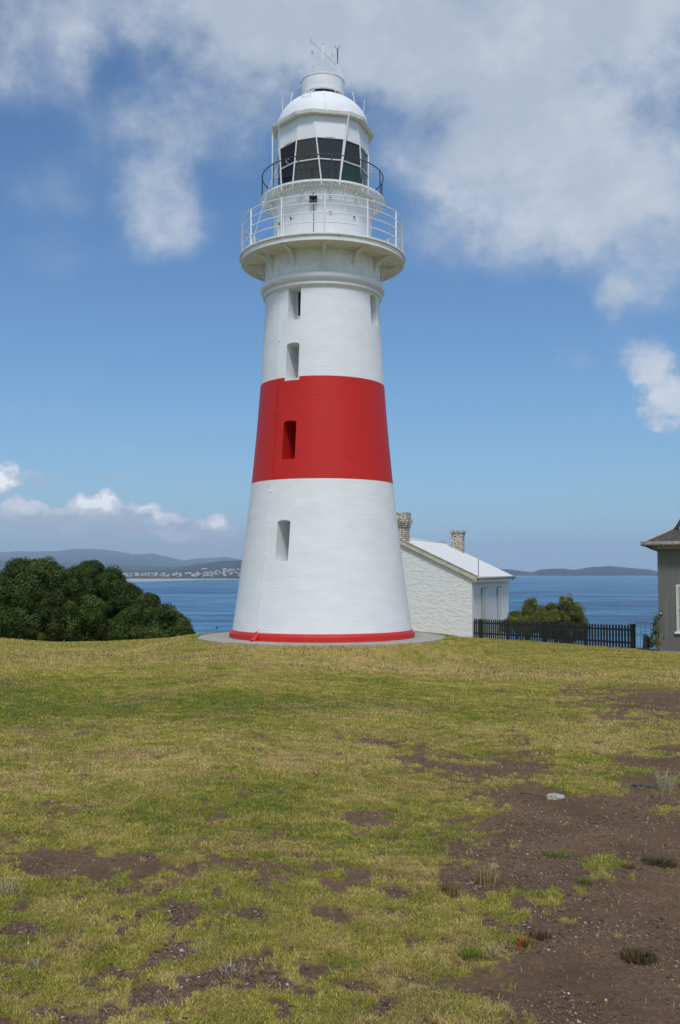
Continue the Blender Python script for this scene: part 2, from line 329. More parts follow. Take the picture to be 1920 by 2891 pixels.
# grass blades: one mesh, denser near the camera
rs = np.random.RandomState(11)
def blades(name, n_try, r0, r1, pw, hmin, hmax, wd, seed, colfun, dens, mtl, lean=(.5, 1.1)):
    rs = np.random.RandomState(seed)
    u = rs.rand(n_try); q = 2 - pw
    rr = (r0 ** q + u * (r1 ** q - r0 ** q)) ** (1 / q); a = (rs.rand(n_try) * 2 - 1); wd_ = rs.rand(n_try) < .27; a = np.where(wd_, np.sign(a) * (R(20.6) + np.abs(a) * R(18)), a * R(20.6))
    x, y = rr * np.sin(a), rr * np.cos(a)
    keep = rs.rand(n_try) < dens(x, y); keep &= np.hypot(x - TX, y - TY) > 4.12
    x, y, rr = x[keep], y[keep], rr[keep]; k = len(x)
    z = terrain(x, y); dm_ = dirt_mask(x, y); nr_ = sstep(22, 12, rr)
    z = z + nr_ * ((1 - dm_) * ((fbm(x, y, 5, 3) - .45) * .035 + .006) + dm_ * ((fbm(x + 8, y, 14, 4, .65) - .5) * .018 + (fbm(x + 8, y, 2.5, 3) - .5) * .03))
    cl = fbm(x + 12, y, 11, 2)
    h = (hmin + (hmax - hmin) * rs.rand(k)) * (.45 + 1.1 * cl) * (1 + .02 * rr); wv = wd * np.maximum(1, rr / 5.0) * (.7 + .6 * rs.rand(k))
    th = rs.rand(k) * 2 * np.pi; ln = lean[0] + (lean[1] - lean[0]) * rs.rand(k)
    dx, dy = np.cos(th) * np.sin(ln), np.sin(th) * np.sin(ln); uz = np.cos(ln)
    pa = rs.rand(k) * 2 * np.pi; px_, py_ = np.cos(pa) * wv * .5, np.sin(pa) * wv * .5
    b1 = np.stack([x - px_, y - py_, z - .004], -1); b2 = np.stack([x + px_, y + py_, z - .004], -1)
    m1 = np.stack([x + dx * h * .45 + px_ * .8, y + dy * h * .45 + py_ * .8, z + h * .62 * np.maximum(uz, .35)], -1)
    m0 = m1 - np.stack([px_ * 1.6, py_ * 1.6, 0 * x], -1)
    tp = np.stack([x + dx * h * 1.05, y + dy * h * 1.05, z + h * uz * .9], -1)
    v = np.stack([b1, b2, m1, m0, tp], 1).reshape(-1, 3); i = np.arange(k)[:, None] * 5
    f = np.concatenate([i + [0, 1, 2], i + [0, 2, 3], i + [3, 2, 4]], 0)
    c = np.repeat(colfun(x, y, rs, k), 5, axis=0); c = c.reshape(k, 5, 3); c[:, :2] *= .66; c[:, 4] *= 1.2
    return kind(npmesh(name, v, f, c.reshape(-1, 3), mtl), 'stuff')
m_blade = bpy.data.materials.new('grass_blade'); m_blade.use_nodes = True; n = NT(m_blade.node_tree); b = m_blade.node_tree.nodes['Principled BSDF']
a_ = n.add('ShaderNodeAttribute', attribute_name='col').outputs[0]; n.put(b.inputs['Base Color'], a_)
b.inputs['Roughness'].default_value = .7; b.inputs['Specular IOR Level'].default_value = .10
tr = n.add('ShaderNodeBsdfTranslucent'); n.put(tr.inputs[0], a_); mx = n.add('ShaderNodeMixShader'); mx.inputs[0].default_value = .28
n.l.new(b.outputs[0], mx.inputs[1]); n.l.new(tr.outputs[0], mx.inputs[2]); n.l.new(mx.outputs[0], m_blade.node_tree.nodes['Material Output'].inputs[0])
def gc(x, y, rs, k):
    t = tone(x, y) + rs.randn(k) * .45; c = tcol(np.clip(t, -1, 1)); s = rs.rand(k); bp = sstep(.56, .70, fbm(x + 55, y + 20, 1.6, 4, .6)); c = c * (1 - .6 * bp[:, None]) + np.array((.42, .27, .14)) * .6 * bp[:, None]; c = c * (.72 + .56 * fbm(x + 7, y, 8, 2))[:, None]
    c = np.where((s < .10)[:, None], np.array((.30, .25, .12)), c)
    return c * (.75 + .6 * rs.rand(k))[:, None] * 1.35
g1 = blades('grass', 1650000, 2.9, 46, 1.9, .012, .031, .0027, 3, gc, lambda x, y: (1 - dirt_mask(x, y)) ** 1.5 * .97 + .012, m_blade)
g1['label'] = 'short yellow green lawn grass with dry straw'
def sc_(x, y, rs, k): return np.array((.42, .34, .19)) * (.6 + .6 * rs.rand(k))[:, None]
def sdens(x, y): return np.clip(ell(DRY, x, y), 0, 1) * .9 * (1 - dirt_mask(x, y)) * sstep(.45, .62, fbm(x, y, 1.7, 3))
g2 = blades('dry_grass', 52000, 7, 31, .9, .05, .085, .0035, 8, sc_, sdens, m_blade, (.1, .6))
g2['label'] = 'straw coloured seed stalks standing in the lawn'

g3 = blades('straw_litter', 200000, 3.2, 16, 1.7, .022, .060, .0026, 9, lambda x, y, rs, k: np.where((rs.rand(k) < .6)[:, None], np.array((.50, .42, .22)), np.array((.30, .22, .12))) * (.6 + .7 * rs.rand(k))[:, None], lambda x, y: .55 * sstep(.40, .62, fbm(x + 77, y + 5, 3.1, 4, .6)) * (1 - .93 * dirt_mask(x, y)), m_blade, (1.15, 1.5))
g3['label'] = 'flat dead straw lying through the turf'
# pebbles and crumbs on the bare earth
def crumbs(name, n_try, r0, r1, size, cols, seed, flat=.6):
    rs = np.random.RandomState(seed); u = rs.rand(n_try); q = .5
    rr = (r0 ** q + u * (r1 ** q - r0 ** q)) ** (1 / q); a = (rs.rand(n_try) * 2 - 1); wd_ = rs.rand(n_try) < .27; a = np.where(wd_, np.sign(a) * (R(20.6) + np.abs(a) * R(18)), a * R(20.6))
    x, y = rr * np.sin(a), rr * np.cos(a); d = dirt_mask(x, y); k_ = (rs.rand(n_try) < d * sstep(.38, .6, fbm(x + 31, y, 2.1, 4)) + .0)
    x, y, rr, d = x[k_], y[k_], rr[k_], d[k_]; k = len(x)
    z = terrain(x, y) + sstep(22, 12, rr) * ((1 - d) * ((fbm(x, y, 5, 3) - .45) * .035 + .008) + d * ((fbm(x + 8, y, 14, 4, .65) - .5) * .018 + (fbm(x + 8, y, 2.5, 3) - .5) * .03))
    s = size * (.5 + rs.rand(k) ** 3 * 2.2) * (1 + rr * .03)
    o = np.array([(1, 0, 0), (0, 1, 0), (-1, 0, 0), (0, -1, 0), (0, 0, 1), (0, 0, -1)], float)
    v = np.repeat(o[None], k, 0) * (.6 + .8 * rs.rand(k, 6, 1)); th = rs.rand(k) * 6.28; cs, sn = np.cos(th)[:, None], np.sin(th)[:, None]
    asp = .5 + rs.rand(k, 1); vx = v[..., 0] * asp; vy = v[..., 1] / asp
    v = np.stack([vx * cs - vy * sn, vx * sn + vy * cs, v[..., 2] * flat], -1) * s[:, None, None] + np.stack([x, y, z + s * flat * .3], -1)[:, None]
    T = np.array([(0, 1, 4), (1, 2, 4), (2, 3, 4), (3, 0, 4), (1, 0, 5), (2, 1, 5), (3, 2, 5), (0, 3, 5)])
    f = (np.arange(k)[:, None, None] * 6 + T[None]).reshape(-1, 3)
    c = np.array(cols)[rs.randint(0, len(cols), k)] * (.7 + .6 * rs.rand(k))[:, None]
    return kind(npmesh(name, v.reshape(-1, 3), f, np.repeat(c, 6, 0), m_crumb), 'stuff')
m_crumb = mat('loose_stone', (1, 1, 1), .9, attr='col', spec=.2)
o = crumbs('gravel', 12000, 3.4, 20, .0042, [(.36, .32, .27), (.22, .19, .16), (.30, .25, .19), (.45, .43, .40)], 21); o['label'] = 'small pale stones scattered over the bare earth'
o = crumbs('dirt_crumbs', 200000, 3.4, 20, .0042, [(.14, .095, .065), (.19, .13, .088), (.09, .064, .047), (.25, .18, .13)], 22, .5); o['label'] = 'dark clods and bark crumbs on the bare earth'

# ------------------------------------------------------------------ sea and far land
m = bpy.data.materials.new('sea_water'); m.use_nodes = True; n = NT(m.node_tree); b = m.node_tree.nodes['Principled BSDF']
t = n.add('ShaderNodeTexCoord').outputs['Object']
st = n.vmath('MULTIPLY', t, (.35, 1, 1))
band = n.noise(n.vmath('MULTIPLY', t, (.0016, .0052, 1)), 1, 5, .6)
fine = n.noise(n.vmath('MULTIPLY', t, (.010, .034, 1)), 1, 5, .62)
chop = n.noise(n.vmath('MULTIPLY', t, (.07, .17, 1)), 1, 4, .6)
sw = n.noise(n.vmath('MULTIPLY', t, (.0075, .020, 1)), 1, 6, .66)
f = n.math('ADD', n.math('MULTIPLY', band, .30), n.math('ADD', n.math('MULTIPLY', sw, .27), n.math('ADD', n.math('MULTIPLY', fine, .26), n.math('MULTIPLY', chop, .20))))
col = n.ramp(f, [(.45, (.006, .044, .118)), (.505, (.020, .108, .228)), (.56, (.090, .245, .380))])
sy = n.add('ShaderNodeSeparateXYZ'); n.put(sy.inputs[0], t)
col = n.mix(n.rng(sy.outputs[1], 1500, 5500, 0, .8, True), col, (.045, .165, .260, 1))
n.put(b.inputs['Base Color'], col); b.inputs['Roughness'].default_value = .35; b.inputs['IOR'].default_value = 1.33; b.inputs['Specular IOR Level'].default_value = .3
bn = n.add('ShaderNodeBump'); bn.inputs['Strength'].default_value = 1; bn.inputs['Distance'].default_value = 2.2
n.put(bn.inputs['Height'], n.math('ADD', n.noise(st, .09, 5, .65), n.math('MULTIPLY', n.noise(st, .02, 3, .5), 1.5))); n.put(b.inputs['Normal'], bn.outputs[0])
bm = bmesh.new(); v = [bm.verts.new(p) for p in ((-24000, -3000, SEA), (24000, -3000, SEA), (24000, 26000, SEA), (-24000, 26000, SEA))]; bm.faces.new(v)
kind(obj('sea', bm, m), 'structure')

def land(name, pxs, y_shore, y_top, tops, mtl, seed, depth=1.6, rough=.10, shore_z=SEA - 1.5, nA=420, nR=70, foot=None):
    """a hill range: coast at y_shore, crest at y_top whose skyline heights follow measured points (px, py)"""
    pts = sorted(tops); P = np.array([p[0] for p in pts], float); Q = np.array([p[1] for p in pts], float)
    u = (np.linspace(pxs[0], pxs[1], nA) - 960) / F; Y = np.concatenate([np.linspace(y_shore, y_top, nR), np.linspace(y_top, y_top * depth, nR // 2)[1:]])
    uu, YY = np.meshgrid(u, Y); X = uu * YY
    top = CZ + (1615 - np.interp(uu * F + 960, P, Q)) / F * y_top - SEA
    s = np.clip((YY - y_shore) / (y_top - y_shore), 0, 1); sh = s ** 1.0 if foot is None else np.interp(s, [p[0] for p in foot], [p[1] for p in foot])
    bk = np.clip((YY - y_top) / (y_top * (depth - 1)), 0, 1)
    k = 6.0 / y_top
    nz = (fbm(X + seed * 991, YY, k * 2.2, 5, .55) - .5) * 2 * rough * (s * (1 - s) * 3.0 + .06) * (1 - bk) + (fbm(X + seed * 77, YY, 60 * k, 3, .6) - .5) * .05 * s * (1 - bk)
    Z = SEA + top * (sh * (1 - bk * bk) + nz) + (shore_z - SEA) * (1 - s)
    Z = np.where(s <= 0, shore_z - 2, Z)
    ix = np.arange(uu.size).reshape(uu.shape); fcs = np.stack([ix[:-1, :-1], ix[:-1, 1:], ix[1:, 1:], ix[1:, :-1]], -1).reshape(-1, 4)
    o = npmesh(name, np.stack([X, YY, Z], -1).reshape(-1, 3), fcs, None, mtl, k=4, smooth=True)
    return kind(o, 'structure'), (u, Y, Z)
def hillmat(name, a, b_, scale, bs):
    m = bpy.data.materials.new(name); m.use_nodes = True; n = NT(m.node_tree); b = m.node_tree.nodes['Principled BSDF']
    t = n.add('ShaderNodeTexCoord').outputs['Object']
    n.put(b.inputs['Base Color'], n.ramp(n.noise(t, scale, 8, .65), [(.35, a), (.65, b_)])); b.inputs['Roughness'].default_value = 1; b.inputs['Specular IOR Level'].default_value = 0
    bn = n.add('ShaderNodeBump'); bn.inputs['Strength'].default_value = 1; bn.inputs['Distance'].default_value = bs
    n.put(bn.inputs['Height'], n.noise(t, scale * 3, 6, .7)); n.put(b.inputs['Normal'], bn.outputs[0]); return m
m_far = hillmat('far_forest', (.022, .036, .030), (.050, .066, .044), .0015, 60)
m_midh = hillmat('wooded_hill', (.028, .042, .020), (.085, .095, .050), .012, 12)
m_isl = hillmat('island_scrub', (.020, .032, .016), (.050, .056, .028), .006, 14)
m_sand = mat('beach_sand', (.46, .40, .32), .95, .12, .01)
land('mountain_range', (-900, 760), 9000, 19500, [(-900, 1570), (-500, 1556), (-200, 1563), (0, 1560), (50, 1557), (100, 1557), (165, 1556), (200, 1551), (245, 1549), (290, 1552), (340, 1558), (375, 1566), (400, 1565), (432, 1563), (470, 1571), (520, 1583), (560, 1577), (600, 1576), (635, 1572), (680, 1580), (760, 1588)], m_far, 1, depth=1.3, rough=.22)
land('range_foothills', (-900, 900), 7200, 9800, [(-900, 1590), (-300, 1587), (0, 1583), (120, 1592), (250, 1588), (340, 1596), (480, 1601), (600, 1592), (700, 1590), (900, 1600)], m_far, 4, rough=.2)
_, LM = land('wooded_hillside', (-700, 900), 4150, 6600, [(-700, 1606), (200, 1610), (340, 1611), (450, 1609), (480, 1608), (520, 1602), (545, 1595), (580, 1591), (620, 1585), (660, 1583), (700, 1581), (800, 1590), (900, 1600)], m_midh, 2, rough=.16, foot=[(0, 0), (.05, .10), (.35, .38), (.75, .72), (1, 1)])
land('far_headland', (1180, 2400), 7300, 8600, [(1180, 1600), (1300, 1604), (1400, 1606), (1440, 1608), (1470, 1612), (1500, 1616), (1512, 1613), (1525, 1608), (1560, 1606), (1590, 1605), (1605, 1608), (1620, 1609), (1650, 1604), (1670, 1601), (1700, 1600), (1720, 1598), (1740, 1600), (1780, 1604), (1830, 1608), (1858, 1614), (1900, 1617), (2100, 1612), (2400, 1608)], m_isl, 3, depth=1.25, rough=.14, foot=[(0, 0), (.12, .35), (.5, .7), (1, 1)])
def beach(name, pts, z1=SEA + 2.0):
    bm = bmesh.new(); fr = []; bk = []
    for (px, y0, y1) in pts:
        u = (px - 960) / F; fr.append(bm.verts.new((u * y0, y0, SEA + .15))); bk.append(bm.verts.new((u * y1, y1, z1)))
    for i in range(len(pts) - 1): bm.faces.new((fr[i], fr[i + 1], bk[i + 1], bk[i]))
    return kind(obj(name, bm, m_sand), 'structure')
beach('beach', [(-600, 2900, 4190), (200, 2950, 4190), (380, 3050, 4190), (450, 3250, 4190), (520, 3500, 4190), (570, 3850, 4190), (640, 3980, 4190), (700, 4080, 4190), (800, 4140, 4190)])
beach('island_beach', [(1180, 7180, 7340), (1500, 7120, 7340), (1600, 7160, 7340), (1858, 7230, 7340), (2300, 7250, 7340)])

# the town on the far shore: every house its own object
def lm_z(px, Y):
    u, YY, Z = LM; i = np.argmin(abs(u - (px - 960) / F)); j = np.argmin(abs(YY - Y)); return Z[j, i]
m_th = [mat('town_render', (.46, .46, .45), .7), mat('town_brick', (.42, .38, .33), .8)]; m_tr = [mat('town_roof_pale', (.50, .50, .50), .6), mat('town_roof_dark', (.20, .18, .17), .7)]
def townhouse(wm, rm, s=1.0):
    bm = bmesh.new(); box(bm, -7 * s, 7 * s, -5 * s, 5 * s, -6, 4.2 * s)
    r = bmesh.new(); prism(r, [(-5.6 * s, 4.2 * s), (5.6 * s, 4.2 * s), (0, 7.4 * s)], -7.5 * s, 7.5 * s, Matrix.Rotation(R(90), 4, 'Z'))
    t = thing('town_house', 'small pale house in the seaside town on the far shore', 'house', group='houses of the town across the water')
    obj('wall', bm, wm, t); obj('roof', r, rm, t); return t
protos = [townhouse(m_th[0], m_tr[0]), townhouse(m_th[0], m_tr[1]), townhouse(m_th[1], m_tr[0], .9)]
rd = random.Random(5); spots = []
for k in range(165):
    if k < 55: px = rd.uniform(350, 465); Y = rd.uniform(4600, 5300)
    elif k < 85: px = rd.uniform(465, 560); Y = rd.uniform(4350, 5000)
    else: px = rd.uniform(545, 690); Y = 4300 + rd.random() ** 1.0 * (350 + max(0, px - 560) * 9)
    spots.append((px, Y))
for k, (px, Y) in enumerate(spots):
    src = protos[k % 3] if k < 3 else None
    if src is None:
        p0 = protos[rd.choice((0, 0, 0, 1, 2))]; src = p0.copy(); C.objects.link(src)
        for ch in list(p0.children): c = ch.copy(); C.objects.link(c); c.parent = src
    src.location = ((px - 960) / F * Y, Y, lm_z(px, Y) + 2); src.rotation_euler = (0, 0, rd.uniform(-.6, .6)); s = rd.uniform(.38, .70); src.scale = (s * rd.uniform(1, 1.5), s, s)
t = thing('farm_building', 'long white building on a green clearing above the far town', 'building', ((578 - 960) / F * 5500, 5500, zat(1608.5, 5500)))
bm = bmesh.new(); box(bm, -17, 17, -6, 6, -8, 4.5); obj('wall', bm, m_th[0], t)
bm = bmesh.new(); prism(bm, [(-6.8, 4.5), (6.8, 4.5), (0, 8)], -18, 18, Matrix.Rotation(R(90), 4, 'Z')); obj('roof', bm, m_tr[0], t)

# ------------------------------------------------------------------ lighthouse
m_white = mat('white_gloss_paint', (.80, .81, .82), .42, .035, 2.2, .12, 6, warm=((.66, .62, .50), .22))
m_rail = mat('white_rail_paint', (.82, .82, .80), .4, .06, 9)
m_rust = mat('weathered_white_paint', (.80, .80, .775), .6, .08, 3.5, warm=((.52, .47, .36), .35))
m_dark = mat('dark_rail_paint', (.055, .048, .045), .5, .2, 8)
m_black = mat('black_fitting', (.012, .012, .013), .5)
PR = [(0.20, 2.874), (.70, 2.806), (1.19, 2.742), (2.0, 2.628), (2.80, 2.528), (3.8, 2.405), (4.89, 2.288), (6.4, 2.148), (8.07, 2.015), (9.5, 1.925), (10.98, 1.850)]
def rad(z): return float(np.interp(z, [p[1 - 1] for p in PR], [p[1] for p in PR]))
RED0, RED1 = 4.893, 8.075
LH = thing('lighthouse', 'tall round white lighthouse with a broad red band, lantern room and galleries on top', 'lighthouse', (TX, TY, 0))
WIN = []   # angle, z0, z1, depth, slit z0, z1
def wz(py, r, a): return zat(py, TY - r * math.cos(R(a)))
for a, t_, b_, dp, s0, s1 in [(-27, 806, 903, .52, 891, 822), (-27, 967, 1069, .72, 1052, 982), (-27, 1187, 1296, 1.0, 1290, 1215), (-27.5, 1468, 1583, .92, 1578, 1490), (62, 834, 917, .55, 905, 850)]:
    r = 2.0
    for _ in range(4): z1 = wz(t_, r, a); r = rad(z1)
    z0 = wz(b_, rad(z1 - 1), a); WIN.append([a, z0, z1, dp, wz(s0, r - dp, a), wz(s1, r - dp, a)])
m_shaft = bpy.data.materials.new('painted_tower_brick'); m_shaft.use_nodes = True; n = NT(m_shaft.node_tree); b = m_shaft.node_tree.nodes['Principled BSDF']
t = n.add('ShaderNodeTexCoord').outputs['Object']; s_ = n.add('ShaderNodeSeparateXYZ'); n.put(s_.inputs[0], t)
ang = n.math('ARCTAN2', s_.outputs[0], n.math('MULTIPLY', s_.outputs[1], -1)); cv2 = n.add('ShaderNodeCombineXYZ'); n.put(cv2.inputs[0], n.math('MULTIPLY', ang, 2.35)); n.put(cv2.inputs[1], s_.outputs[2])
wb = n.vmath('MULTIPLY_ADD', n.vmath('SUBTRACT', n.noise(t, 5, 3, .5, 0, 1), (.5, .5, .5)), (.05, .02, 0), cv2.outputs[0])
br = n.add('ShaderNodeTexBrick'); n.put(br.inputs['Vector'], wb); br.inputs['Scale'].default_value = 1; br.inputs['Brick Width'].default_value = .235; br.inputs['Row Height'].default_value = .083
br.inputs['Mortar Size'].default_value = .010; br.inputs['Mortar Smooth'].default_value = .5; br.inputs['Color1'].default_value = (.75, .75, .75, 1); br.inputs['Color2'].default_value = (1, 1, 1, 1); br.inputs['Mortar'].default_value = (0, 0, 0, 1)
stk = n.noise(n.vmath('MULTIPLY', cv2.outputs[0], (1.6, 13, 1)), 1, 4, .7)
hgt = n.math('ADD', n.math('MULTIPLY', br.outputs[0], n.rng(n.noise(t, 1.3, 3), .35, .65, .15, .55)), n.math('MULTIPLY', stk, .8))
bn = n.add('ShaderNodeBump'); bn.inputs['Strength'].default_value = .45; bn.inputs['Distance'].default_value = .012; n.put(bn.inputs['Height'], hgt); n.put(b.inputs['Normal'], bn.outputs[0])
wa = R(WIN[1][0]); notch = n.math('MULTIPLY', n.rng(n.math('ABSOLUTE', n.math('SUBTRACT', ang, wa)), .1265, .127, 1, 0), n.math('GREATER_THAN', s_.outputs[2], WIN[1][1] - .05))
redm = n.math('MULTIPLY', n.math('MULTIPLY', n.math('GREATER_THAN', s_.outputs[2], RED0), n.math('LESS_THAN', s_.outputs[2], RED1)), n.math('SUBTRACT', 1, notch))
vr = n.rng(n.noise(n.vmath('MULTIPLY', cv2.outputs[0], (.9, 2.2, 1)), 1, 6, .7), .3, .7, .93, 1.05)
mort = n.math('MULTIPLY_ADD', n.math('MULTIPLY', n.rng(stk, .30, .40, 1, 0), n.rng(n.noise(t, 1.1, 3), .45, .6)), -.16, 1)
cc = n.add('ShaderNodeCombineXYZ')
for i in range(3): n.put(cc.inputs[i], n.math('MULTIPLY', vr, mort))
colr = n.mix(redm, (.80, .81, .815, 1), (.57, .016, .010, 1)); n.put(b.inputs['Base Color'], n.mix(1.0, colr, cc.outputs[0], 'MULTIPLY'))
n.put(b.inputs['Roughness'], n.rng(redm, 0, 1, .6, .5)); b.inputs['Specular IOR Level'].default_value = .35

prof = []
zz = np.linspace(.20, 10.98, 46)
pz = [p[0] for p in PR]; pr = [p[1] for p in PR]; cf = np.polyfit(pz, pr, 4)
def rad(z): return float(np.polyval(cf, z))
bm = lathe([(rad(z), z) for z in zz], 192)
shaft = obj('tower_wall', bm, m_shaft, LH, 'auto')
bmc = bmesh.new()
for (a, z0, z1, dp, s0, s1) in WIN:
    hw = .225; rr = rad(z1); M = Matrix.Rotation(R(a), 4, 'Z')
    arc = [(hw * math.cos(R(t)) , z1 - .07 + .07 * math.sin(R(t))) for t in range(0, 181, 20)]
    poly = arc + [(-hw, z0), (hw, z0)]
    prism(bmc, poly[::-1], -(rad(z0) + .3), -(rr - dp), M)
bmesh.ops.recalc_face_normals(bmc, faces=bmc.faces)
cut = obj('recess_cutter', bmc, None)
md = shaft.modifiers.new('b', 'BOOLEAN'); md.object = cut; md.operation = 'DIFFERENCE'; md.solver = 'EXACT'
cut.location = (TX, TY, 0)
bpy.context.view_layer.update(); dg = bpy.context.evaluated_depsgraph_get()
me = bpy.data.meshes.new_from_object(shaft.evaluated_get(dg)); shaft.modifiers.clear(); shaft.data = me; me.name = 'tower_wall'
if not me.materials: me.materials.append(m_shaft)
me.shade_smooth(); me.set_sharp_from_angle(angle=R(30)); bpy.data.objects.remove(cut)
m_wglass = mat('window_glass_dark', (.020, .026, .028), .08, .3, 4)
for (a, z0, z1, dp, s0, s1) in WIN:
    M = Matrix.Rotation(R(a), 4, 'Z'); rb = rad(z1) - dp
    bm = bmesh.new()
    for (x0, x1, za, zb) in ((-.19, -.155, s0 - .04, s1 + .04), (.155, .19, s0 - .04, s1 + .04), (-.155, .155, s0 - .04, s0), (-.155, .155, s1, s1 + .04)): box(bm, x0, x1, -rb - .03, -rb + .01, za, zb, M)
    wdw = obj('window', bm, m_shaft if RED0 < z0 < RED1 - .3 else m_rail, LH)
    bm = bmesh.new(); box(bm, -.155, .155, -rb - .015, -rb + .012, s0, s1, M); obj('pane', bm, m_wglass, wdw)
# plinth
m_red = mat('red_gloss_paint', (.57, .018, .011), .45, .08, 3, .2, 12)
bm = lathe([(2.70, .0), (2.972, .0), (2.962, .17), (2.945, .19), (2.868, .262), (2.60, .262)], 192); 
tube(bm, [pol(-42.5, 2.75, .24), pol(-42, 2.86, .22), pol(-41, 2.98, .12), pol(-40.5, 3.12, .0)], .09, 10)
obj('plinth', bm, m_red, LH, 'auto')
# ring mouldings under the gallery and the wall behind the brackets
def arcp(cr, cz, r, a0, a1, k=8): return [(cr + r * math.cos(R(a0 + (a1 - a0) * i / k)), cz + r * math.sin(R(a0 + (a1 - a0) * i / k))) for i in range(k + 1)]
mp = [(1.80, 10.90), (1.862, 10.90)] + [(1.875, 10.92)] + arcp(1.90, 10.985, .05, -70, 70) + [(1.905, 11.06)] + arcp(1.90, 11.22, .14, -80, 60, 12) + [(1.985, 11.355), (1.93, 11.40), (1.80, 11.41)]
obj('ring_moulding', lathe(mp, 160), m_white, LH, 'auto')
obj('corbel_wall', lathe([(1.5, 11.30), (1.885, 11.30), (1.885, 12.12), (1.5, 12.12)], 160), m_rust, LH, 'auto')
# gallery deck
obj('gallery_deck', lathe([(1.55, 12.10), (2.60, 12.10), (2.62, 12.085), (2.665, 12.085), (2.665, 12.235), (2.715, 12.245), (2.722, 12.27), (2.715, 12.30), (1.55, 12.305)], 192), m_rust, LH, 'auto')
bm = bmesh.new()
for k in range(72):
    if k % 6 in (0, 5): box(bm, -.012, .012, -2.682, -2.66, 12.10 + (k % 2) * .07, 12.125 + (k % 2) * .07, Matrix.Rotation(R(k * 5 + 2.5), 4, 'Z'))
obj('deck_bolts', bm, m_rust, LH)['label'] = 'small bolt heads on the gallery rim'
# deck brackets with a ring hole in the web
def deck_bracket(a):
    M = Matrix.Rotation(R(a), 4, 'Z'); bm = bmesh.new()
    arc = [(2.56 - .665 * math.sin(R(t)), 11.42 + .665 * math.cos(R(t))) for t in range(0, 91, 6)]
    for i in range(len(arc) - 1):       # flange following the arc
        (r0, z0), (r1, z1) = arc[i], arc[i + 1]; dx, dz = r1 - r0, z1 - z0; L = math.hypot(dx, dz); nxn, nz = dz / L * .03, -dx / L * .03
        vs = [bm.verts.new(M @ Vector((s * .05, -r, z))) for (r, z) in ((r0, z0), (r1, z1), (r1 + nxn, z1 + nz), (r0 + nxn, z0 + nz)) for s in (-1, 1)]
        for f in ((0, 1, 3, 2), (4, 6, 7, 5), (0, 2, 4 + 0, 6) if False else (0, 6, 4, 2), (1, 3, 5, 7)): bm.faces.new([vs[q] for q in f])
    # web plate
    outer = arc[::-1] + [(1.89, 12.095)] if False else [(1.89, 12.097)] + arc + []
    cr, cz, r = 2.045, 11.945, .105; hole = [(cr + r * math.cos(2 * math.pi * k / 20), cz + r * math.sin(2 * math.pi * k / 20)) for k in range(20)]
    tri = [(1.905, 11.78), (2.005, 11.78), (1.905, 11.60)]
    for sgn in (-.012, .012):
        es = []
        for loop in (outer, hole, tri):
            vs = [bm.verts.new(M @ Vector((sgn, -p[0], p[1]))) for p in loop]
            es += [bm.edges.new((vs[i], vs[(i + 1) % len(vs)])) for i in range(len(vs))]
        bmesh.ops.triangle_fill(bm, use_beauty=True, edges=es)
    tube(bm, [M @ Vector((0, -cr - r * math.cos(2 * math.pi * k / 20), cz + r * math.sin(2 * math.pi * k / 20))) for k in range(20)], .018, 6, True)
    return bm
for k in range(12): obj('deck_bracket', deck_bracket(2.5 + 30 * k), m_rust, LH)
# gallery railing
RAILZ = (12.63, 12.925, 13.205, 13.465)
gr_ = bpy.data.objects.new('gallery_railing', None); C.objects.link(gr_); gr_.parent = LH
for z in RAILZ:
    bm = bmesh.new(); tube(bm, ringpts(2.64, z, 144), .0165, 6, True); obj('rail', bm, m_rail, gr_, True)
for k in range(12):
    bm = bmesh.new(); tube(bm, [pol(2.5 + 30 * k, 2.64, 12.29), pol(2.5 + 30 * k, 2.64, 13.49)], .028, 8); tube(bm, [pol(2.5 + 30 * k, 2.64, 12.30), pol(2.5 + 30 * k, 2.64, 12.34)], .055, 8); obj('post', bm, m_rail, gr_, 'auto')
# service room drum
bm = lathe([(1.55, 12.30), (1.635, 12.30), (1.635, 12.37), (1.607, 12.38), (1.600, 13.72), (1.612, 13.74), (1.602, 13.76), (1.60, 14.02), (1.68, 14.17), (1.3, 14.17)], 160)
for k in range(10): box(bm, -.012, .012, -1.612, -1.59, 12.39, 14.0, Matrix.Rotation(R(-62 + 36 * k), 4, 'Z'))
DR = obj('service_room_wall', bm, m_white, LH, 'auto')
for a in (2.5, 26, -48, -57):
    bm = bmesh.new(); tube(bm, [pol(a, 1.65, 12.3), pol(a, 1.65, 14.15)], .016, 6); obj('pipe', bm, m_rail, LH)
for a, py in ((9.7, 600), (39, 614)):
    z = zat(py, TY - 1.6 * math.cos(R(a))); M = Matrix.Rotation(R(a), 4, 'Z') @ Matrix.Translation((0, -1.60, z)) @ Matrix.Rotation(R(90), 4, 'X')
    bm = bmesh.new(); tube(bm, [M @ Vector((.055 * math.cos(t), .055 * math.sin(t), .02)) for t in [k * math.pi / 10 for k in range(20)]], .016, 6, True); ph = obj('vent_port', bm, m_rail, LH, True)
    bm = bmesh.new(); tube(bm, [M @ Vector((0, 0, -.02)), M @ Vector((0, 0, .015))], .042, 16); obj('vent_opening', bm, m_black, ph)
bm = bmesh.new(); z = zat(562, TY - 1.66); M = Matrix.Rotation(R(-9), 4, 'Z')
box(bm, -.115, .115, -1.76, -1.62, z + .01, z + .10, M); box(bm, -.115, .115, -1.76, -1.62, z - .12, z - .07, M); tube(bm, [M @ Vector((0, -1.69, z - .12)), M @ Vector((0, -1.69, z + .2))], .02, 6)
bx_ = obj('signal_lamp', bm, m_black, LH); bm = bmesh.new(); tube(bm, [M @ Vector((0, -1.63, z - .12)), M @ Vector((0, -1.63, 12.40))], .010, 6); obj('cable', bm, m_dark, bx_)
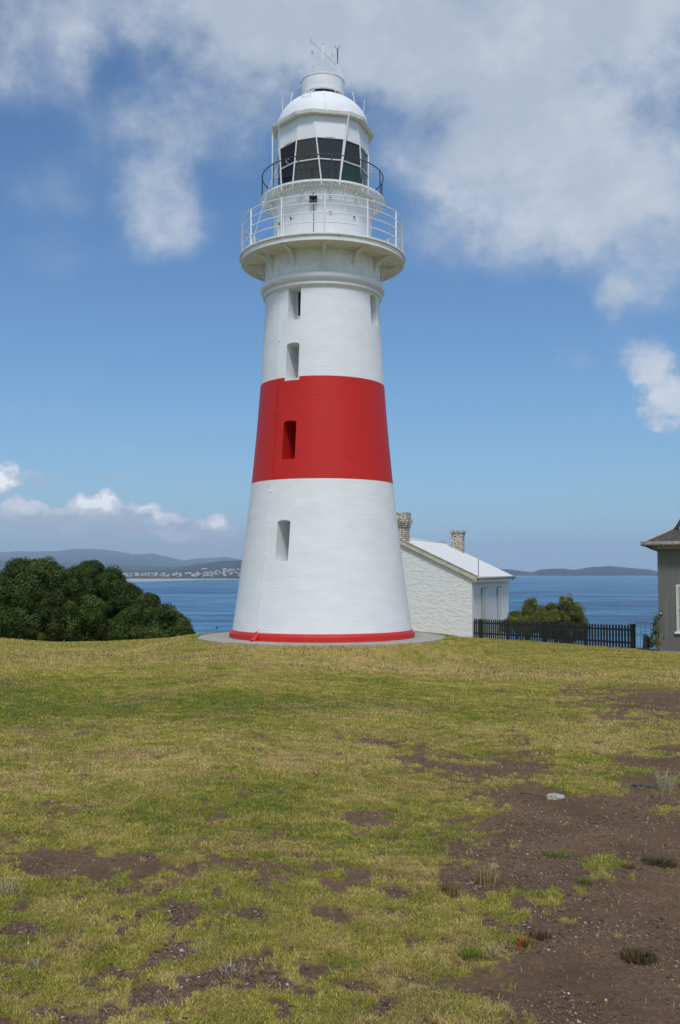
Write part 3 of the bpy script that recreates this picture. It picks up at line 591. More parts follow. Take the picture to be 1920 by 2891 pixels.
for a, py in ((-36, 618), (-55, 622)):
    bm = bmesh.new(); z = zat(py, TY - 1.3); M = Matrix.Rotation(R(a), 4, 'Z'); tube(bm, [M @ Vector((0, -1.58, z)), M @ Vector((0, -1.68, z))], .014, 6); tube(bm, [M @ Vector((0, -1.68, z - .05)), M @ Vector((0, -1.68, z + .05))], .018, 6); obj('handle', bm, m_black, LH)
# catwalk round the lantern
CW = 14.17
cw = bpy.data.objects.new('catwalk', None); C.objects.link(cw); cw.parent = LH
bm = bmesh.new(); nb = 84
for k in range(nb):
    a0 = 360 / nb * k
    for s in (-1, 1):
        p0, p1 = pol(a0, 1.66, CW - .01 + s * .004), pol(a0 + s * 9.5, 2.03, CW - .01 + s * .004); d = (p1 - p0).normalized(); q = Vector((-d.y, d.x, 0)) * .017
        vs = [bm.verts.new(p) for p in (p0 - q, p0 + q, p1 + q, p1 - q)]; vt = [bm.verts.new(v.co + Vector((0, 0, .007))) for v in vs]
        bm.faces.new(vs[::-1]); bm.faces.new(vt)
        for i in range(4): bm.faces.new((vs[i], vs[(i + 1) % 4], vt[(i + 1) % 4], vt[i]))
obj('grating', bm, m_rust, cw)
bm = lathe([(2.02, CW - .03), (2.045, CW - .03), (2.045, CW + .035), (2.02, CW + .035)], 128, True); obj('edge_band', bm, m_rail, cw, 'auto')
bm = lathe([(1.655, CW - .03), (1.675, CW - .03), (1.675, CW + .0), (1.655, CW + .0)], 128, True); obj('inner_band', bm, m_rail, cw, 'auto')
for k in range(12):
    a = 9 + 30 * k; M = Matrix.Rotation(R(a), 4, 'Z'); bm = bmesh.new(); box(bm, -.028, .028, -2.03, -1.60, CW - .055, CW - .022, M)
    tube(bm, [M @ Vector((0, -2.0, CW - .05)), M @ Vector((0, -1.86, CW - .09)), M @ Vector((0, -1.70, CW - .20)), M @ Vector((0, -1.615, CW - .38))], .022, 6)
    tube(bm, [M @ Vector((0, -1.70 - .045 * math.cos(t), CW - .11 + .045 * math.sin(t))) for t in [q * math.pi / 6 for q in range(12)]], .011, 5, True)
    obj('catwalk_bracket', bm, m_rust, cw)
dr = bpy.data.objects.new('catwalk_railing', None); C.objects.link(dr); dr.parent = LH
bm = bmesh.new(); tube(bm, ringpts(1.99, 15.005, 128), .018, 6, True); obj('rail', bm, m_dark, dr, True)
for k in range(12): bm = bmesh.new(); tube(bm, [pol(9 + 30 * k, 2.0, CW - .03), pol(9 + 30 * k, 1.99, 15.0)], .021, 6); obj('post', bm, m_dark, dr)
# lantern: twelve slanting facets, pairs of corners closing upwards and opening downwards in turn
LC = 10.5; LRAD = 1.50
def corner(k, z, r=LRAD):
    g = 15 + (z - 15.25) * 4.3; base = LC + 60 * (k // 2); return pol(base + (-g if k % 2 == 0 else g), r, z)
Z0, Z1, Z2, Z3 = 14.17, 15.075, 15.775, 16.60
def facets(z0, z1, r=LRAD, th=.02):
    bm = bmesh.new()
    for k in range(12):
        q = [corner(k, z0, r), corner((k + 1) % 12, z0, r), corner((k + 1) % 12, z1, r), corner(k, z1, r)]; c = sum(q, Vector()) / 4; nrm = Vector((c.x, c.y, 0)).normalized() * th
        vs = [bm.verts.new(p) for p in q]; vb = [bm.verts.new(p - nrm) for p in q]; bm.faces.new(vs); bm.faces.new(vb[::-1])
        for i in range(4): bm.faces.new((vs[i], vs[(i + 1) % 4], vb[(i + 1) % 4], vb[i]))
    bmesh.ops.recalc_face_normals(bm, faces=bm.faces); return bm
obj('lantern_cladding', facets(Z2, Z3 + .06, LRAD + .012), m_white, LH)
def glassmat(name, tint, g):
    m = bpy.data.materials.new(name); m.use_nodes = True; n = NT(m.node_tree); b = m.node_tree.nodes['Principled BSDF']
    t = n.add('ShaderNodeTexCoord').outputs['Object']
    b.inputs['Base Color'].default_value = (*tint, 1); n.put(b.inputs['Roughness'], n.rng(n.noise(t, 3, 3), .3, .7, .03, .10)); tr = n.add('ShaderNodeBsdfTransparent'); tr.inputs[0].default_value = (*g, 1)
    mx = n.add('ShaderNodeMixShader'); mx.inputs[0].default_value = .55; n.l.new(tr.outputs[0], mx.inputs[1]); n.l.new(b.outputs[0], mx.inputs[2]); n.l.new(mx.outputs[0], m.node_tree.nodes['Material Output'].inputs[0]); return m
m_pane = glassmat('smoked_lantern_glass', (.075, .080, .082), (.62, .66, .66)); m_pane2 = glassmat('green_lantern_glass', (.055, .11, .09), (.5, .62, .56)); m_pane3 = glassmat('navy_lantern_glass', (.010, .013, .030), (.25, .28, .35)); m_clear = glassmat('clear_lantern_glass', (.22, .26, .28), (.85, .9, .9))
for k in range(12):
    for (za, zb) in ((Z0, Z1), (Z1, Z2)):
        q = [corner(k, za, 1.48), corner((k + 1) % 12, za, 1.48), corner((k + 1) % 12, zb, 1.48), corner(k, zb, 1.48)]; bm = bmesh.new(); c = sum(q, Vector()) / 4; nr2 = c.copy(); nr2.z = 0; nr2.normalize(); nr2 *= .008
        vs = [bm.verts.new(p) for p in q]; vb = [bm.verts.new(p - nr2) for p in q]; bm.faces.new(vs); bm.faces.new(vb[::-1])
        for i in range(4): bm.faces.new((vs[i], vs[(i + 1) % 4], vb[(i + 1) % 4], vb[i]))
        obj('lantern_pane', bm, m_clear if k in (2, 3) else m_pane2 if (k == 1 and za == Z0) else m_pane3 if k in (10, 9) else m_pane, LH)
for k in range(12):
    bm = bmesh.new(); tube(bm, [corner(k, Z0, 1.505), corner(k, Z2 + .04, 1.51)], .024, 6); obj('mullion', bm, m_rail, LH)
for zz1, rr1 in ((Z1, .022), (Z2, .016)):
    bm = bmesh.new(); tube(bm, [corner(k, zz1, 1.498) for k in range(12)], rr1, 6, True); obj('glazing_bar', bm, m_rail, LH)
# inside: floor, blackout lining, lens
m_in = mat('lantern_lining', (.17, .175, .172), .9, .15, 3)
bm = lathe([(.1, Z0 + .02), (1.45, Z0 + .02), (1.45, Z0 + .05), (.1, Z0 + .05)], 48); obj('lantern_floor', bm, m_in, LH)
bm = lathe([(.1, Z2 + .5), (1.44, Z2 + .02), (1.46, Z2 + .02), (.1, Z2 + .54)], 48); obj('lantern_ceiling', bm, m_in, LH)
bm = bmesh.new(); A = [R(t) for t in range(98, 246, 4)]
rows = [[bm.verts.new((1.36 * math.sin(a), -1.36 * math.cos(a), z)) for a in A] for z in (Z0, Z2 + .1)]
for i in range(len(A) - 1): bm.faces.new((rows[0][i], rows[0][i + 1], rows[1][i + 1], rows[1][i]))
obj('blackout_curtain', bm, m_in, LH)
bm = lathe([(.12, Z0), (.30, Z0), (.30, Z0 + .35), (.22, Z0 + .40), (.22, Z0 + .8), (.12, Z0 + .82)], 32); obj('lens', bm, mat('lens_glass', (.35, .45, .42), .1), LH, 'auto')
bm = bmesh.new(); tube(bm, [pol(a, 1.15, 14.86) for a in range(-95, 96, 8)], .018, 6)
for a in (-70, -25, 20, 65): tube(bm, [pol(a, 1.15, Z0), pol(a, 1.15, 14.86)], .016, 6)
obj('inner_rail', bm, m_black, LH)
bm = bmesh.new(); tube(bm, [pol(14, .55, Z0), pol(14, .55, 15.55)], .022, 6); obj('lamp_standard', bm, m_rail, LH)
# eave, dome, ventilator
bm = bmesh.new(); ZE = 16.50
rings = []
for (r, z) in ((1.44, ZE + .05), (1.64, ZE + .0), (1.70, ZE + .01), (1.725, ZE + .11), (1.70, ZE + .13), (1.44, ZE + .21)): rings.append([bm.verts.new(corner(k, Z3, r).xy.to_3d() + Vector((0, 0, z))) for k in range(12)])
for i in range(len(rings)):
    a, b_ = rings[i], rings[(i + 1) % len(rings)]
    for k in range(12): bm.faces.new((a[k], a[(k + 1) % 12], b_[(k + 1) % 12], b_[k]))
bmesh.ops.recalc_face_normals(bm, faces=bm.faces); obj('eave_gutter', bm, m_rust, LH)
dome = [(1.52 * math.cos(R(t)), 16.62 + 1.16 * math.sin(R(t))) for t in range(0, 68, 4)]
bm = lathe([(1.0, 16.60)] + dome, 128)
obj('dome', bm, mat('dome_paint', (.84, .85, .855), .6, .03, 2), LH, 'auto')
for a in (4, 94, -86, 184): 
    bm = bmesh.new(); tube(bm, [pol(a, 1.525 * math.cos(R(t)) + .005, 16.62 + 1.165 * math.sin(R(t))) for t in range(2, 64, 6)], .016, 6); obj('dome_rib', bm, m_rail, LH)
obj('vent_neck', lathe([(.3, 17.5), (.60, 17.5), (.60, 17.85), (.3, 17.85)], 64), m_black, LH, 'auto')
obj('ventilator', lathe([(.62, 17.785), (.712, 17.775), (.716, 17.80), (.708, 18.24), (.728, 18.26), (.728, 18.30), (.70, 18.31), (.30, 18.34), (.1, 18.36)], 96), m_white, LH, 'auto')
bm = bmesh.new(); tube(bm, ringpts(1.05, 17.79, 72), .010, 6, True)
for k in range(8): tube(bm, [pol(22 + 45 * k, 1.05, 17.79), pol(22 + 45 * k, 1.15, 17.38)], .011, 5)
obj('dome_handrail', bm, m_rail, LH)
bm = bmesh.new()   # ladder on the dome
dp_ = lambda a, t, o=.035: pol(a, (1.52 + o) * math.cos(R(t)), 16.62 + (1.16 + o) * math.sin(R(t)))
L0 = [dp_(-29, 30), dp_(-31, 42), dp_(-34, 54), dp_(-38, 63, .06)]; L1 = [dp_(-17, 30), dp_(-18, 42), dp_(-19, 54), dp_(-20, 63, .06)]
for L_ in (L0, L1): tube(bm, L_, .012, 5)
for q in range(4): tube(bm, [L0[q], L1[q]], .009, 5)
obj('dome_ladder', bm, m_rail, LH)
# wind vane
wv = bpy.data.objects.new('wind_vane', None); C.objects.link(wv); wv.parent = LH
def vz(py): return zat(py, TY)
def vp(px, py, Y=TY): p = at(px, py, Y); return Vector((p.x - TX, p.y - TY, p.z))
bm = bmesh.new(); cx = 0.0; tube(bm, [(0, 0, 18.3), (0, 0, vz(122))], .016, 8, r2=.011); bmesh.ops.create_uvsphere(bm, u_segments=12, v_segments=8, radius=.035, matrix=Matrix.Translation((0, 0, vz(122)))); obj('staff', bm, m_rail, wv, True)
bm = bmesh.new(); tube(bm, [(0, 0, 18.33), (0, 0, 18.50)], .05, 8, r2=.014); obj('staff_collar', bm, m_black, wv)
zc_ = vz(173); zr = vz(147)
m_vane = mat('pale_vane_paint', (.84, .85, .83), .5, .08, 5)
bm = bmesh.new(); hx = Vector((.84, -.54, 0))   # direction towards the near upper left is (-x, -y)
dA = Vector((-.60, -.80, 0)); dB = Vector((.60, -.80, 0))
for d in (dA, -dA, dB, -dB): tube(bm, [(0, 0, zc_), (d.x * .50, d.y * .50, zc_)], .007, 5)
obj('compass_arms', bm, m_vane, wv)
def letter(ch, d):
    cu = bpy.data.curves.new('l', 'FONT'); cu.body = ch; cu.size = .24; cu.align_x = 'CENTER'; cu.align_y = 'CENTER'; cu.extrude = .008; cu.offset = .006
    to = bpy.data.objects.new('l', cu); C.objects.link(to); bpy.context.view_layer.update()
    me = bpy.data.meshes.new_from_object(to.evaluated_get(bpy.context.evaluated_depsgraph_get())); bpy.data.objects.remove(to)
    o = objm('compass_letter', me, m_vane, wv); o['label'] = 'metal letter %s of the compass' % ch
    o.rotation_euler = (R(90), 0, math.atan2(d.y, d.x)); o.location = (d.x * .56, d.y * .56, zc_)
letter('W', Vector((.60, .80, 0))); letter('E', dA); letter('N', dB); letter('S', Vector((-.60, .80, 0)))
bm = bmesh.new(); vdir = Vector((-.42, -.91, 0)); tl = vdir * .92; hd = -vdir * .80
tl = Vector((-.43, -.80, 0)); hd = Vector((.40, .76, 0))
tube(bm, [tl + Vector((0, 0, zr)), hd + Vector((0, 0, zr))], .010, 6)
for s in (1,):
    u = tl.normalized(); vs = [bm.verts.new(p) for p in (tl + Vector((0, 0, zr + .13)), tl + Vector((0, 0, zr - .13)), tl * .55 + Vector((0, 0, zr - .05)), tl * .55 + Vector((0, 0, zr + .05)))]
    pv = Vector((-u.y, u.x, 0)) * .006; vb = [bm.verts.new(v.co + pv) for v in vs]; bm.faces.new(vs); bm.faces.new(vb[::-1])
    for i in range(4): bm.faces.new((vs[i], vs[(i + 1) % 4], vb[(i + 1) % 4], vb[i]))
    hu = hd.normalized(); vs = [bm.verts.new(p) for p in (hd * 1.12 + Vector((0, 0, zr)), hd * .88 + Vector((0, 0, zr + .09)), hd * .88 + Vector((0, 0, zr - .09)))]
    vb = [bm.verts.new(v.co + pv) for v in vs]; bm.faces.new(vs); bm.faces.new(vb[::-1])
    for i in range(3): bm.faces.new((vs[i], vs[(i + 1) % 3], vb[(i + 1) % 3], vb[i]))
bmesh.ops.recalc_face_normals(bm, faces=bm.faces); obj('arrow', bm, m_vane, wv)
# antennas
ab = vp(957, 213, TY - .2); bm = bmesh.new(); base = Vector((vp(954, 188, TY).x, 0.0, 18.31)); topj = vp(953.5, 189, TY)
tube(bm, [vp(968, 220, TY - .1), topj], .013, 6); tube(bm, [vp(953.5, 211, TY), topj + Vector((0, 0, .0))], .011, 6); tube(bm, [topj, vp(953.2, 180, TY)], .011, 6); tube(bm, [topj, vp(938, 203, TY)], .012, 6); obj('aerial_mast', bm, m_rail, LH)
bm = bmesh.new(); tube(bm, [vp(953.2, 180, TY), vp(953.2, 144, TY)], .014, 6, r2=.022); jt = vp(953.2, 146, TY)
for (px, py) in ((945, 128), (958.5, 127), (953.5, 134)): tube(bm, [jt, vp(px, py, TY)], .008, 5)
obj('forked_aerial', bm, m_black, LH)
for (x0, y0, x1, y1) in ((798, 316, 798, 272), (1025, 326, 1029.5, 280)):
    bm = bmesh.new(); tube(bm, [vp(x0, y0 + 6, TY), vp(x1, y1, TY)], .011, 6, r2=.006); obj('whip_aerial', bm, m_rail, LH)
# poles beside the lantern, conductor down the tower
for (a0, a1) in ((30.5, 19.5), (-77, -66)):
    bm = bmesh.new(); tube(bm, [pol(a0, 1.68, ZE + .03), pol(a1, 1.66 + (.1 if a0 < 0 else 0), CW)], .021, 6); obj('stay_pole', bm, m_rail, LH)
bm = bmesh.new(); tube(bm, [pol(-55, 1.70, 16.6), pol(-62, 1.60, 15.2), pol(-60, 2.02, 14.2), pol(-54, 2.70, 12.3), pol(-50, 1.92, 11.6)], .007, 5)
for a, z in ((-86, 15.1), (80, 15.2), (80, 14.5), (-44, 15.15)):
    p = pol(a, 1.52, z); q = pol(a, 1.64, z); tube(bm, [p + Vector((0, 0, -.07)), q + Vector((0, 0, -.07)), q + Vector((0, 0, .07)), p + Vector((0, 0, .07))], .010, 5)
obj('bracket_wire', bm, m_rail, LH)
bm = bmesh.new(); pts = [pol(-46, 2.70, 12.25), pol(-45, 2.1, 11.62), pol(-43.6, 2.06, 11.3), pol(-43, 1.92, 10.92)] + [pol(-43.2 + (10.8 - z) * .30, rad(z) + .02, z) for z in np.linspace(10.8, .35, 24)] + [pol(-40.3, 2.93, .25)]
tube(bm, pts, .0105, 6)
for z in (10.7, 9.3, 7.0, 4.55, 2.6, .42):
    p = pol(-43.2 + (10.8 - z) * .30, rad(z) + .015, z); bmesh.ops.create_cube(bm, size=.055, matrix=Matrix.Translation(p))
obj('lightning_conductor', bm, m_shaft, LH)

# concrete apron
bm = bmesh.new(); rs4 = random.Random(3); top = []
for k in range(72):
    a = 5 * k; r = 3.92 + rs4.uniform(-.05, .05); top.append(bm.verts.new(Vector((TX, TY, 0)) + pol(a, r, .022)))
bot = [bm.verts.new(v.co - Vector((0, 0, .12))) for v in top]; bm.faces.new(top); bm.faces.new(bot[::-1])
for i in range(72): bm.faces.new((bot[i], bot[(i + 1) % 72], top[(i + 1) % 72], top[i]))
m_conc = mat('worn_concrete', (.37, .35, .30), .95, .22, 2.5, .5, 30, warm=((.46, .44, .40), .5))
for v_ in bm.verts: v_.co -= Vector((TX, TY, 0))
ap = obj('concrete_apron', bm, m_conc); ap.location = (TX, TY, 0); kind(ap, 'structure')

# ------------------------------------------------------------------ white cottage
BETA = R(21)
cg = Vector((7.17, 54.0)); ex = Vector((-math.cos(BETA), math.sin(BETA))); ey = Vector((math.sin(BETA), math.cos(BETA)))   # ex along the gable wall, ey along the side wall
COT = thing('stone_cottage', 'low white stone cottage with a pale metal roof behind the lighthouse', 'cottage', (cg.x, cg.y, 0), 0)
MC = Matrix(((ex.x, ey.x, 0, 0), (ex.y, ey.y, 0, 0), (0, 0, 1, 0), (0, 0, 0, 1)))     # local x = along gable, y = along side
m_stone = bpy.data.materials.new('whitewashed_rubble'); m_stone.use_nodes = True; n = NT(m_stone.node_tree); b = m_stone.node_tree.nodes['Principled BSDF']
t = n.add('ShaderNodeTexCoord').outputs['Object']; ts = n.vmath('MULTIPLY', t, (1, 1, 2.1))
n.put(b.inputs['Base Color'], n.ramp(n.noise(ts, 4.2, 5, .7), [(.26, (.42, .42, .40)), (.38, (.72, .725, .72)), (.7, (.80, .81, .80))])); b.inputs['Roughness'].default_value = .85
bn = n.add('ShaderNodeBump'); bn.inputs['Strength'].default_value = 1; bn.inputs['Distance'].default_value = .055; n.put(bn.inputs['Height'], n.noise(ts, 3.0, 5, .6, .5)); n.put(b.inputs['Normal'], bn.outputs[0])
HW = 4.18; LEN = 9.9; ZEV = 1.93; ZAP = 3.93; ZB = -3.2
bm = bmesh.new(); W2 = 2 * HW
poly = [(0, ZB), (0, ZEV), (HW, ZAP - .09), (W2, ZEV), (W2, ZB)]
prism(bm, poly, 0, LEN, MC)
for s in (0.0,): pass
bmesh.ops.recalc_face_normals(bm, faces=bm.faces)
wc = obj('wall', bm, m_stone, COT)
m_roofc = mat('white_corrugated_iron', (.76, .75, .715), .5, .05, 1.5); m_beige = mat('weathered_beige_board', (.54, .50, .39), .8, .16, 3, warm=((.22, .20, .16), .6)); m_gut = mat('grey_gutter', (.40, .39, .36), .6, .15, 3)
bm = bmesh.new()
for sgn in (0, 1):
    nseg = 130; prev = None
    e0 = -.28; e1 = HW
    for i in range(nseg + 1):
        yy = -.12 + (LEN + .24) * i / nseg; dz = .014 * (i % 2)
        xs = [(-.30, ZEV - .13 + .02), (HW, ZAP + .02)] if sgn == 0 else [(W2 + .30, ZEV - .13 + .02), (HW, ZAP + .02)]
        cur = [bm.verts.new(MC @ Vector((x, yy, z + dz))) for x, z in xs]
        cur += [bm.verts.new(MC @ Vector((x, yy, z + dz - .05))) for x, z in xs]
        if prev: bm.faces.new((prev[0], cur[0], cur[1], prev[1])); bm.faces.new((prev[2], prev[3], cur[3], cur[2])); bm.faces.new((prev[0], prev[2], cur[2], cur[0]))
        if i in (0, nseg): bm.faces.new((cur[0], cur[1], cur[3], cur[2]))
        prev = cur
bmesh.ops.recalc_face_normals(bm, faces=bm.faces); obj('roof', bm, m_roofc, COT)
bm = bmesh.new(); tube(bm, [MC @ Vector((HW, -.12, ZAP + .05)), MC @ Vector((HW, LEN + .12, ZAP + .05))], .06, 8); obj('ridge_cap', bm, m_roofc, COT, True)
for yy in (-.14, LEN + .12):
    for sg in (0, 1):
        bm = bmesh.new(); x0 = -.33 if sg == 0 else W2 + .33; d0 = ZEV - .15
        prism(bm, [(x0, d0 - .22), (HW, ZAP - .22), (HW, ZAP + .035), (x0, d0 + .035)], yy - .03, yy + .04, MC); bmesh.ops.recalc_face_normals(bm, faces=bm.faces); obj('bargeboard', bm, m_beige, COT)
        if yy < 0:
            bm = bmesh.new(); prism(bm, [(x0 - .02, d0 + .04), (HW, ZAP + .04), (HW, ZAP + .09), (x0 - .02, d0 + .09)], yy - .06, yy + .12, MC); bmesh.ops.recalc_face_normals(bm, faces=bm.faces); obj('barge_capping', bm, m_gut, COT)
bm = bmesh.new(); tube(bm, [MC @ Vector((-.36, -.2, ZEV - .17)), MC @ Vector((-.36, LEN + .2, ZEV - .17))], .075, 8); obj('gutter', bm, m_gut, COT, True)
bm = bmesh.new(); box(bm, -.25, -.02, -.05, LEN, ZEV - .42, ZEV - .20, MC); obj('fascia', bm, m_rail, COT)
def chimney(x, y, wx, wy, z0, z1, corb, name='chimney'):
    bm = bmesh.new(); box(bm, x - wx, x + wx, y - wy, y + wy, z0, z1 - .05, MC)
    for (a, b_, g) in corb: box(bm, x - wx - g, x + wx + g, y - wy - g, y + wy + g, a, b_, MC)
    return obj('chimney', bm, m_chim, COT)
m_chim = bpy.data.materials.new('flaking_chimney_brick'); m_chim.use_nodes = True; n = NT(m_chim.node_tree); b = m_chim.node_tree.nodes['Principled BSDF']
t = n.add('ShaderNodeTexCoord').outputs['Object']; s_ = n.add('ShaderNodeSeparateXYZ'); n.put(s_.inputs[0], t); c_ = n.add('ShaderNodeCombineXYZ'); n.put(c_.inputs[0], n.math('ADD', s_.outputs[0], n.math('MULTIPLY', s_.outputs[1], .8))); n.put(c_.inputs[1], s_.outputs[2])
br = n.add('ShaderNodeTexBrick'); n.put(br.inputs['Vector'], n.vmath('MULTIPLY_ADD', n.noise(t, 4, 3, .5, 0, 1), (.08, .06, 0), c_.outputs[0])); br.inputs['Scale'].default_value = 1; br.inputs['Brick Width'].default_value = .26; br.inputs['Row Height'].default_value = .105
br.inputs['Mortar Size'].default_value = .016; br.inputs['Mortar Smooth'].default_value = .3; br.inputs['Color1'].default_value = (.74, .71, .62, 1); br.inputs['Color2'].default_value = (.60, .54, .42, 1); br.inputs['Mortar'].default_value = (.16, .13, .085, 1)
n.put(b.inputs['Base Color'], n.mix(n.rng(n.noise(t, 6, 5, .75), .50, .60, 0, .8), br.outputs[0], (.16, .12, .07, 1))); b.inputs['Roughness'].default_value = .9
bn = n.add('ShaderNodeBump'); bn.inputs['Strength'].default_value = .8; bn.inputs['Distance'].default_value = .03; n.put(bn.inputs['Height'], br.outputs['Fac']); bn.invert = True; n.put(b.inputs['Normal'], bn.outputs[0])
c1 = chimney(HW - .02, .55, .37, .34, ZAP - .6, 5.42, [(4.60, 4.68, .05), (4.72, 4.80, .09), (4.84, 5.05, .13), (5.05, 5.42, .06)])
c2 = chimney(3.17, LEN - .42, .36, .30, ZEV, zat(1500, 64.5), [(zat(1506, 64.5), zat(1500, 64.5) + .01, .08), (zat(1514, 64.5), zat(1506, 64.5), .03)])
# the two narrow windows of the side wall
for y0 in (2.75, 6.9):
    bm = bmesh.new(); box(bm, -.035, .12, y0 - .55, y0 + .55, -1.1, 1.12, MC); wd_ = obj('window', bm, m_rail, COT)
    bm = bmesh.new(); box(bm, -.040, .0, y0 - .47, y0 + .47, -1.0, 1.02, MC); obj('shutter', bm, mat('pale_shutter', (.60, .61, .60), .6, .06, 3), wd_)
    bm = bmesh.new(); box(bm, -.10, -.02, y0 - .62, y0 + .62, 1.12, 1.20, MC); box(bm, -.075, -.03, y0 - .62, y0 - .54, -1.1, 1.12, MC); obj('lintel', bm, m_gut, wd_)
bm = bmesh.new(); tube(bm, [MC @ Vector((-.38, -.1, ZEV - .3)), MC @ Vector((-.38, -.1, ZEV + .85))], .02, 6); obj('aerial', bm, m_dark, COT)
bm = bmesh.new(); tube(bm, [MC @ Vector((-.36, .05, ZEV - .2)), MC @ Vector((-.2, .0, ZEV - .42))], .05, 6); obj('downpipe_elbow', bm, mat('rusty_iron', (.16, .07, .04), .8, .3, 6), COT)

# ------------------------------------------------------------------ picket fence and wire gate
m_pick = mat('black_green_fence_paint', (.012, .017, .018), .55, .3, 6)
fa0 = Vector((7.28, 54.2)); fb0 = Vector(((1779 - 960) / F * 43.4, 43.4)); fd = (fb0 - fa0); FL = fd.length; fd.normalize(); fang = math.atan2(fd.y, fd.x)
def zg(x, y): return float(terrain(x, y))
FEN = thing('picket_fence', 'dark picket fence with pointed tops running from the cottage to the wire gate', 'fence', (fa0.x, fa0.y, 0), fang)
def fz(s): p = fa0 + fd * s; return zg(p.x, p.y)
npk = 62
bm0 = None
for k in range(npk):
    s = .12 + (FL - .3) * k / (npk - 1); z = fz(s); h = 1.00 + .012 * math.sin(k * 2.7)
    if bm0 is None:
        bm = bmesh.new(); prism(bm, [(-.058, 0), (.058, 0), (.058, .92), (0, 1.0), (-.058, .92)], -.012, .012); pk = obj('picket', bm, m_pick, FEN); bm0 = pk
    else: pk = bm0.copy(); C.objects.link(pk); pk.parent = FEN
    pk.location = (s, -.03, z + .03); pk.scale = (1, 1, h); pk.rotation_euler = (0, .012 * math.sin(k * 5.1), 0)
for hgt_ in (.24, .80):
    bm = bmesh.new(); K = 20
    for i in range(K): a, b_ = FL * i / K, FL * (i + 1) / K; za, zb = fz(a) + hgt_, fz(b_) + hgt_; vs = [bm.verts.new(p) for p in ((a, -.015, za - .04), (b_, -.015, zb - .04), (b_, .035, zb - .04), (a, .035, za - .04), (a, -.015, za + .04), (b_, -.015, zb + .04), (b_, .035, zb + .04), (a, .035, za + .04))]; [bm.faces.new([vs[q] for q in f]) for f in ((0, 3, 2, 1), (4, 5, 6, 7), (0, 1, 5, 4), (2, 3, 7, 6))]
    obj('rail', bm, m_pick, FEN)
for s, wd_ in ((.6, .10), (FL * .25, .06), (FL * .5, .06), (FL * .75, .06), (FL + .02, .11)):
    bm = bmesh.new(); z = fz(min(s, FL)); box(bm, s - wd_, s + wd_, -.02, .1, z - .3, z + (1.06 if s > FL else 1.0)); obj('post', bm, m_pick, FEN)
GT = thing('wire_gate', 'light metal gate with rounded corners and thin wires between fence and grey house', 'gate', (0, 0, 0))
m_gate = mat('gate_tube', (.10, .16, .17), .45, .1, 5)
g0 = at(1795, 1829, 42.6); g1_ = at(1852, 1832, 41.2); z0 = zg(g0.x, g0.y); 
def gp(u, h): p = g0.lerp(g1_, u); return Vector((p.x, p.y, z0 + .06 + h))
bm = bmesh.new(); HG = 1.10
tube(bm, [gp(0, 0), gp(0, HG - .18), gp(.03, HG - .07), gp(.12, HG)] + [gp(.3, HG + .005), gp(.88, HG), gp(.97, HG - .07), gp(1, HG - .18), gp(1, 0)], .017, 6); tube(bm, [gp(0, .02), gp(1, .02)], .015, 6); obj('gate_frame', bm, m_gate, GT)
bm = bmesh.new()
for h in (.10, .2, .3, .42, .53, .64, .75, .86): tube(bm, [gp(0, h), gp(1, h)], .006, 4)
for u in (.25, .5, .75): tube(bm, [gp(u, .02), gp(u, HG)], .007, 4)
obj('wire_infill', bm, m_gate, GT)
bm = bmesh.new(); p = at(1860, 1830, 41.4); zz_ = zg(p.x, p.y); box(bm, p.x - .06, p.x + .02, p.y - .25, p.y - .13, zz_ - .2, zz_ + .98); obj('gate_post', bm, m_pick, GT)

# ------------------------------------------------------------------ grey house on the right
HP = at(1861, 1831, 41.0); hx0, hy0 = HP.x, HP.y; zb = zg(hx0, hy0)
GA = R(-21)      # wall runs right and slightly towards the camera
MH = Matrix.Translation((hx0, hy0, 0)) @ Matrix.Rotation(GA, 4, 'Z')
HOU = thing('timber_house', 'grey vertical board house with a dark shingle roof at the edge of the lawn', 'house', (hx0, hy0, 0), GA)
m_board = bpy.data.materials.new('grey_vertical_boards'); m_board.use_nodes = True; n = NT(m_board.node_tree); b = m_board.node_tree.nodes['Principled BSDF']
t = n.add('ShaderNodeTexCoord').outputs['Object']; s_ = n.add('ShaderNodeSeparateXYZ'); n.put(s_.inputs[0], t)
fr_ = n.math('FRACT', n.math('MULTIPLY', n.math('ADD', s_.outputs[0], s_.outputs[1]), 1 / .29)); gv = n.rng(n.math('ABSOLUTE', n.math('SUBTRACT', fr_, .5)), 0, .045, 0, 1)
n.put(b.inputs['Base Color'], n.mix(n.rng(n.noise(n.vmath('MULTIPLY', t, (5, 5, .5)), 1, 5, .6), .3, .7), (.122, .123, .115, 1), (.158, .158, .149, 1))); b.inputs['Roughness'].default_value = .75
bn = n.add('ShaderNodeBump'); bn.inputs['Strength'].default_value = .8; bn.inputs['Distance'].default_value = .012; n.put(bn.inputs['Height'], gv); n.put(b.inputs['Normal'], bn.outputs[0])
EZ = zat(1546, 41.0) ; BW, BD = 8.0, 7.0
bm = bmesh.new(); box(bm, 0, BW, 0, BD, zb - .8, EZ); obj('wall', bm, m_board, HOU)
m_shing = bpy.data.materials.new('old_shingles'); m_shing.use_nodes = True; n = NT(m_shing.node_tree); b = m_shing.node_tree.nodes['Principled BSDF']
t = n.add('ShaderNodeTexCoord').outputs['Object']; br = n.add('ShaderNodeTexBrick'); s_ = n.add('ShaderNodeSeparateXYZ'); n.put(s_.inputs[0], t); c_ = n.add('ShaderNodeCombineXYZ'); n.put(c_.inputs[0], n.math('ADD', s_.outputs[0], s_.outputs[1])); n.put(c_.inputs[1], s_.outputs[2]); n.put(br.inputs['Vector'], c_.outputs[0])
